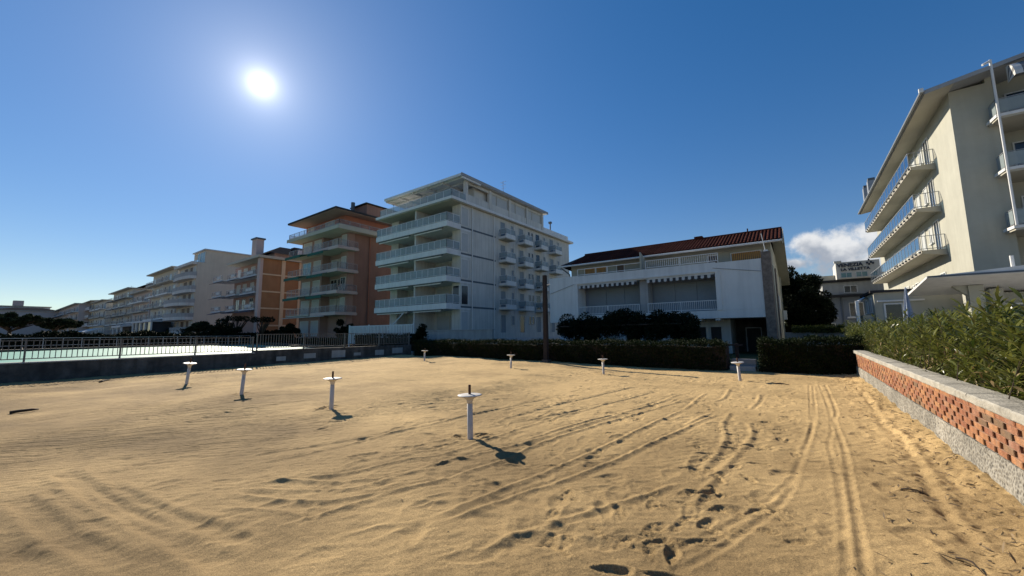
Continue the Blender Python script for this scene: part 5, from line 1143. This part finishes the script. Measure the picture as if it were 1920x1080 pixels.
G().prism([(7.25, 32.7, 15.72), (24, 32.7, rz(24) - .27), (24, 32.7, rz(24) - .05), (7.25, 32.7, 15.93)], [(7.25, 32.745, 15.72), (24, 32.745, rz(24) - .27), (24, 32.745, rz(24) - .05), (7.25, 32.745, 15.93)]).obj('verge_board', 'roof_grey', Hh)
bx('dormer_roof', 'roof_grey', Hh, 7.9, 9.6, 45, 55, 17.35, 17.5); bx('dormer_soffit', 'slab_soffit', Hh, 7.95, 9.5, 45.1, 54.9, 17.32, 17.349); bx('dormer_wall', 'plaster_cream', Hh, 8.6, 9.6, 45.3, 54.8, 16.1, 17.32)
for y, h in ((62.0, 18.6), (58.5, 18.4)): bx('chimney', 'metal_grey', Hh, 7.6, 8.3, y, y + .8, 15.9, h); bx('chimney_cap', 'trim_dark', Hh, 7.65, 8.25, y + .05, y + .75, h, h + .3)
# front loggias, pipe, awning
for z in (7.05, 10.32, 13.45):
    o = G().prism([(9.86, 34.0, z - .2), (9.92, 32.85, z - .2), (22, 32.85, z - .2), (22, 35.6, z - .2), (10.3, 35.6, z - .2), (10.3, 34.0, z - .2)], [(9.86, 34.0, z), (9.92, 32.85, z), (22, 32.85, z), (22, 35.6, z), (10.3, 35.6, z), (10.3, 34.0, z)]).obj('front_balcony', 'slab_soffit', Hh)
    G().prism([(9.80, 33.98, z - .10), (9.86, 32.79, z - .10), (22, 32.79, z - .10), (22, 32.84, z - .10), (9.91, 32.84, z - .10), (9.85, 33.98, z - .10)], [(9.80, 33.98, z + .06), (9.86, 32.79, z + .06), (22, 32.79, z + .06), (22, 32.84, z + .06), (9.91, 32.84, z + .06), (9.85, 33.98, z + .06)]).obj('balcony_edge', 'paint_white', o)
    railing(Hh, [(9.95, 33.9), (9.95, 32.95), (22, 32.95)], z + .06, z + 1.0, 'metal_grey', 0, rail=.03, infill='glass_frost', post=1.4)
for z in (3.8, 7.1, 10.4, 13.5): window(Hh, 'f', 35.6, 11.2, 13.4, z, z + 2.1, 'pane_dark', 'paint_white', sill=False); window(Hh, 'f', 35.6, 14.6, 17, z, z + 2.1, 'pane_dark', 'paint_white', sill=False)
G().tube([(9.95, 32.74, 16.75), (9.95, 32.74, 7.1)], .06, 8).obj('downpipe', 'paint_white', Hh); G().tube([(9.95, 32.74, 16.7), (9.6, 32.6, 16.5)], .06, 8).obj('pipe_elbow', 'paint_white', Hh)
g = G(); y0, z0_ = 32.9, 16.15
for i in range(10):
    g.m = i % 2; xa, xb = 10.5 + i * .28, 10.5 + (i + 1) * .28
    for j in range(6):
        a, b = math.pi / 2 * j / 6, math.pi / 2 * (j + 1) / 6
        g.poly([(xa, y0 - .95 * math.sin(a), z0_ - .95 + .95 * math.cos(a)), (xb, y0 - .95 * math.sin(a), z0_ - .95 + .95 * math.cos(a)), (xb, y0 - .95 * math.sin(b), z0_ - .95 + .95 * math.cos(b)), (xa, y0 - .95 * math.sin(b), z0_ - .95 + .95 * math.cos(b))])
for i in range(5):
    g.m = i % 2; a, b = math.pi / 2 * i / 5, math.pi / 2 * (i + 1) / 5; c = (10.5, y0, z0_ - .95); g.poly([c, (10.5, y0 - .95 * math.sin(a), c[2] + .95 * math.cos(a)), (10.5, y0 - .95 * math.sin(b), c[2] + .95 * math.cos(b))])
g.obj('barrel_awning', ['awning_white', 'awning_mid'], Hh)
bx('roof_vent', 'trim_dark', Hh, 11.2, 11.5, 34.5, 36.5, 16.7, 17.0)
# raised ground-floor terrace
bx('terrace_slab', 'concrete_grey', Hh, 6.6, WX, 30.5, 60, 2.4, 2.75); railing(Hh, [(6.65, 60), (6.65, 30.6), (8.4, 30.6)], 2.75, 3.75, 'metal_white', .14, .03, .05, post=2.0); bx('terrace_base', 'concrete_dark', Hh, 6.8, WX, 31, 60, -.02, 2.4)
# entrance canopy
t = thing('entrance_canopy', 'thin wide concrete canopy on a cream column beside the hotel', 'canopy', (7, 25, -.02))
fr0 = [(4.62, 24, 3.74), (13, 24, 3.70), (13, 24, 4.40), (8.5, 24, 4.12), (5.9, 24, 3.90), (4.62, 24, 3.82)]
bk0 = [(4.55, 27.6, 3.22), (13, 27.6, 3.1), (13, 27.6, 4.3), (8.5, 27.6, 4.05), (5.9, 27.6, 3.8), (4.55, 27.6, 3.34)]
G().prism(fr0, bk0).obj('roof_slab', 'paint_white', t); bx('edge_trim', 'trim_dark', t, 4.64, 13, 23.96, 23.999, 3.76, 3.83)
g = G(); g.box(6.15, 6.6, 25.6, 26.1, -.02, 3.45); g.obj('column', 'plaster_cream', t); bx('column_wall', 'plaster_cream', t, 6.9, 7.3, 26.2, 28, -.02, 3.3); bx('rear_wall', 'plaster_cream', t, 7.3, 13, 27.0, 28, -.02, 3.15)
G().prism([(6.15, 25.7, 3.0), (5.7, 25.7, 3.46), (6.15, 25.7, 3.46)], [(6.15, 26.0, 3.0), (5.7, 26.0, 3.46), (6.15, 26.0, 3.46)]).obj('haunch', 'plaster_cream', t)
window(t, 'f', 27.0, 7.5, 8.1, .8, 2.6, 'pane_dark', 'paint_white', 'window'); G().tube([(7.2, 24.6, 4.0), (7.2, 24.6, 4.5)], .06, 8).obj('vent_pipe', 'paint_white', t)
# low annex and parasol
t = thing('annex', 'small flat-roofed cream annex behind the oleanders', 'building', (5, 30, -.02))
bx('wall', 'plaster_cream', t, 3.34, 6.5, 28, 32, -.02, 3.5); bx('roof', 'roof_dark', t, 3.2, 6.5, 27.85, 32.2, 3.5, 3.62); window(t, 'f', 28, 3.75, 4.35, 1.9, 2.85, 'pane_dark', 'paint_white'); bx('ledge', 'paint_white', t, 3.45, 5.2, 27.9, 27.999, 3.0, 3.08)
for y in (28.8, 30.2): window(t, 'l', 3.34, y, y + .5, 2.5, 3.2, 'pane_dark', 'paint_white')
t = thing('glass_screen', 'pale framed glass screen standing left of the annex', 'screen', (2.7, 27.8, -.02)); bx('post', 'metal_white', t, 2.55, 2.68, 27.7, 27.8, -.02, 3.1); G().prism([(2.6, 27.8, 3.0), (3.2, 30.5, 3.35), (3.2, 30.5, 3.45), (2.6, 27.8, 3.1)], [(2.7, 27.8, 3.0), (3.3, 30.5, 3.35), (3.3, 30.5, 3.45), (2.7, 27.8, 3.1)]).obj('rail', 'metal_white', t); bx('pane', 'glass_frost', t, 2.69, 2.71, 27.85, 29.8, 1.9, 2.95)
bx('planter_wall', 'plaster_cream', t, 2.85, 3.3, 28.2, 31, -.02, 2.35)
parasol('garden_parasol', 'closed blue-grey parasol between annex and canopy', 3.95, 24.2, 0, 3.42, .22, 'fabric_blue')

# ================================================================== HOTEL WITH THE SIGN, FAR BEHIND
Q = thing('sign_hotel', 'far hotel block carrying the VENEZIA LA VILLETTA roof sign', 'building', (5, 78, -.02))
bx('wall', 'slate_wall', Q, 1.9, 10.5, 72, 84, -.02, 6.4); bx('upper_wall', 'concrete_grey', Q, 3.2, 10.5, 71.5, 84, 6.4, 8.2); bx('cornice', 'roof_dark', Q, 2.6, 10.6, 71.2, 84, 8.2, 8.55); bx('eave', 'roof_dark', Q, 1.6, 10.6, 70.6, 72, 6.1, 6.4)
bx('attic_wall', 'plaster_cream', Q, 2.4, 5.0, 73, 80, 8.55, 9.4)
bx('roof_block', 'plaster_white', Q, 4.85, 9.4, 70.6, 76, 8.551, 10.9); bx('block_corner', 'plaster_white', Q, 4.7, 5.5, 70.5, 71.2, 10.9, 11.12)
for a, b in ((5.35, 6.45), (6.95, 8.05)): window(Q, 'f', 70.6, a, b, 8.75, 9.35, 'pane_teal', 'wall_grey')
for a, b, z in ((2.9, 4.2, 3.4), (6.0, 7.4, 3.4), (2.9, 4.2, .6), (6.0, 7.4, .6)): window(Q, 'f', 72, a, b, z, z + 1.8, 'pane_dark', 'paint_white'); bx('balcony_slab', 'paint_white', Q, a - .4, b + .4, 71.2, 71.99, z - .3, z - .1)
bx('downpipe', 'trim_dark', Q, 5.1, 5.25, 71.8, 71.98, 0, 6.1); window(Q, 'f', 71.5, 5.6, 6.9, 6.7, 7.6, 'pane_dark', 'paint_white')
def lettering(txt, w, x, y, z, mat):
    c = bpy.data.curves.new('lettering', 'FONT'); c.body = txt; c.size = 1; c.extrude = .03; c.offset = .034; c.align_x = 'LEFT'; o = bpy.data.objects.new('lettering', c); COL.objects.link(o)
    bpy.context.view_layer.update(); s = w / max(o.dimensions.x, .01); c.materials.append(MATS[mat]); o.scale = (s, s, 1); o.rotation_euler = (math.pi / 2, 0, 0); me_ = bpy.data.meshes.new_from_object(o); bpy.data.objects.remove(o); o = bpy.data.objects.new('lettering', me_); COL.objects.link(o); o.scale = (s, s, 1); o.rotation_euler = (math.pi / 2, 0, 0); o.parent = Q; q = org(Q); o.location = (x - q[0], y - q[1], z - q[2]); return o
lettering('VENEZIA', 2.75, 5.02, 70.55, 10.22, 'sign_navy'); lettering('LA VILLETTA', 3.05, 5.35, 70.55, 9.66, 'sign_navy')
g = G()
for a, b in ((8.35, 10.95), (8.55, 10.6), (8.35, 10.35), (8.75, 10.45), (8.15, 10.55)): g.box(a - .09, a + .09, 70.5, 70.56, b - .13, b + .13)
g.obj('sign_emblem', 'sign_navy', Q)

# ================================================================== TREES AND BUSHES
tree('evergreen_tree', 'big dark evergreen tree between the villa and the sign hotel', 'tree', (.2, 52, 0), 4.0, .35, (4.7, 2.5, 2.4, 3.6), 60, 30000, .27, 'leaf_dark')
tree('evergreen_tree', 'lower dark evergreen close to the villa corner', 'tree', (.4, 47, 0), 2.0, .25, (2.8, 2.0, 1.9, 2.9), 40, 20000, .24, 'leaf_dark')
t = thing('lamp_pole', 'thin pale leaning lamp pole by the evergreen trees', 'pole', (1.75, 50, 0)); G().tube([(1.75, 50, 0), (1.45, 50, 4.6)], [.07, .05], 7).obj('shaft', 'metal_grey', t); bx('lamp_head', 'metal_grey', t, 1.3, 1.6, 49.7, 50, 4.6, 4.7)
hedge('garden_hedge', 'light green low hedge on a grey wall right of the villa', -.4, 2.6, 36.2, 37.2, .45, 2600, .12, 'leaf_oleander', z0=1.35); t = thing('garden_wall', 'low grey wall under the hedge right of the villa', 'wall', (1, 36.5, 0)); bx('panel', 'concrete_grey', t, -.9, 2.9, 36.4, 37.0, -.02, 1.4)
tree('umbrella_pine', 'broad dark umbrella pine at the far left behind the pool', 'tree', (-118, 3.2, 0), 3.6, .35, (5.0, 4.2, 5.0, 1.0), 60, 30000, .42, 'leaf_pine', .5)
tree('umbrella_pine', 'smaller umbrella pine partly hidden by the broad one', 'tree', (-124, 9.0, 0), 3.4, .3, (4.6, 3.0, 3.6, .9), 44, 18000, .42, 'leaf_pine', .5)
tree('umbrella_pine', 'little flat-topped pine in front of the beige block', 'tree', (-92, 24.5, 0), 2.4, .2, (3.4, 3.4, 1.8, .8), 34, 14000, .3, 'leaf_pine', .5)
tree('garden_bush', 'large dark bush at the foot of the ochre block, left', 'shrub', (-72.5, 22.6, 0), 1.0, .15, (2.2, 3.4, 1.6, 1.9), 30, 9000, .3, 'leaf_dark')
tree('garden_bush', 'round dark clipped bush before the terracotta block', 'shrub', (-58.5, 26.0, 0), .6, .12, (1.6, 2.6, 1.0, 1.7), 30, 9000, .22, 'leaf_dark')
tree('garden_bush', 'low dark bush between the orange blocks', 'shrub', (-66, 26.6, 0), .5, .12, (1.2, 3.0, 1.2, 1.1), 20, 6000, .25, 'leaf_dark')
tree('garden_bush', 'dark bush at the right foot of the terracotta block', 'shrub', (-47, 27.6, 0), .8, .12, (1.9, 3.0, 1.0, 1.4), 22, 6000, .25, 'leaf_dark')
def bare(label, loc, h, s):
    t = thing('bare_tree', label, 'tree', loc); g = G(); r = np.random.default_rng(int(abs(loc[0])))
    g.tube([(0, 0, 0), (.1, 0, h * .3), (0, 0, h * .5)], [.22 * s, .2 * s, .18 * s], 8)
    for k in range(9):
        a = r.uniform(0, 6.28); e = np.array([math.cos(a) * h * .32, math.sin(a) * h * .3, h * r.uniform(.75, 1.0)]); m = np.array([0, 0, h * .45]) * .45 + e * .55 + r.normal(size=3) * .12; g.tube([(0, 0, h * .4), m, e], [.14 * s, .1 * s, .08 * s], 6)
    link('branches', g.mesh('branches'), t, 'bark', smooth=True)
    cs = [(math.cos(q) * h * .3, math.sin(q) * h * .3, h * .95) for q in np.linspace(0, 6, 9)]; link('tufts', leaf_mesh('tufts', *clump_leaves(cs, [.35] * 9, 900, .25)), t, 'leaf_dark'); return t
bare('knotty pollarded tree before the ochre block, left one', (-73.5, 24.5, 0), 4.6, 1.0); bare('knotty pollarded tree before the ochre brick side wall', (-65.5, 25.2, 0), 4.2, .9)
for (x0, x1, y0, y1, h, lb) in ((-112, -104, -6, 20, 1.9, 'long dark hedge beyond the pool under the umbrella pine'), ):
    t = thing('shrub_belt', lb, 'hedge', (-108, 7, 0)); n = 16000; P = np.stack([rng.uniform(-3, 3, n), rng.uniform(-14, 17, n), rng.random(n) ** .6 * h], 1); P[:, 2] *= 1 + .35 * np.sin(P[:, 1] * .7) + .2 * np.sin(P[:, 1] * 2.1)
    link('foliage', leaf_mesh('foliage', P, rdir(n), rdir(n), .4 * rng.uniform(.6, 1.3, n), .22 * rng.uniform(.6, 1.3, n)), t, 'leaf_dark'); g = G()
    for k in range(20): g.box(-2.2, 2.2, -13.6 + k * 1.5, -12.2 + k * 1.5, 0, h * .7)
    link('stems', g.mesh('stems'), t, 'twig')['kind'] = 'stuff'
t = thing('shrub_belt', 'dark clipped hedge along the far side of the pool', 'hedge', (-74.5, 4, .2)); n = 26000; h = 1.95
P = np.stack([rng.uniform(-.8, .8, n), rng.uniform(-22, 19.5, n), rng.random(n) ** .6 * h], 1); k = rng.random(n) < .5; P[k, 0] = .8 + rng.normal(0, .06, k.sum()); P[:, 2] *= 1 + .12 * np.sin(P[:, 1] * .8) + .06 * np.sin(P[:, 1] * 2.7)
link('foliage', leaf_mesh('foliage', P, rdir(n), rdir(n), .26 * rng.uniform(.6, 1.3, n), .15 * rng.uniform(.6, 1.3, n)), t, 'leaf_dark'); g = G()
for k in range(27): g.box(-.6, .6, -21.8 + k * 1.5, -20.4 + k * 1.5, 0, h * .8)
link('stems', g.mesh('stems'), t, 'twig')['kind'] = 'stuff'
for x0, x1, h, lb in ((-101, -70, 1.8, 'dark hedge along the pool below the ochre block'), (-168, -104, 3.0, 'long dark hedge below the distant cream blocks'), (-69, -44, .95, 'low dark planting below the terracotta block')):
    hedge('boundary_hedge', lb, x0, x1, 26.2, 27.0, h, int((x1 - x0) * 260), .28, 'leaf_dark')
t = thing('white_parapet', 'low pale parapet wall at the far left beyond the pool', 'wall', (-98, 2, 0)); bx('panel', 'deck_pale', t, -98.3, -98, -10, 7.5, -.02, 1.35); bx('coping', 'paint_white', t, -98.4, -97.9, -10, 2.2, 1.351, 2.0)
far = thing('far_railing', 'thin far railing along the other side of the pool', 'fence', (-70, 10, 0)); bx('rail', 'metal_grey', far, -69.05, -69, -12, 25, 1.55, 1.62); bx('rail', 'metal_grey', far, -69.04, -69.01, -12, 25, .75, .8)
for k in range(26): bx('post', 'metal_grey', far, -69.06, -68.99, -12 + k * 1.48, -11.93 + k * 1.48, .2, 1.6)
print('objects', len(bpy.data.objects))
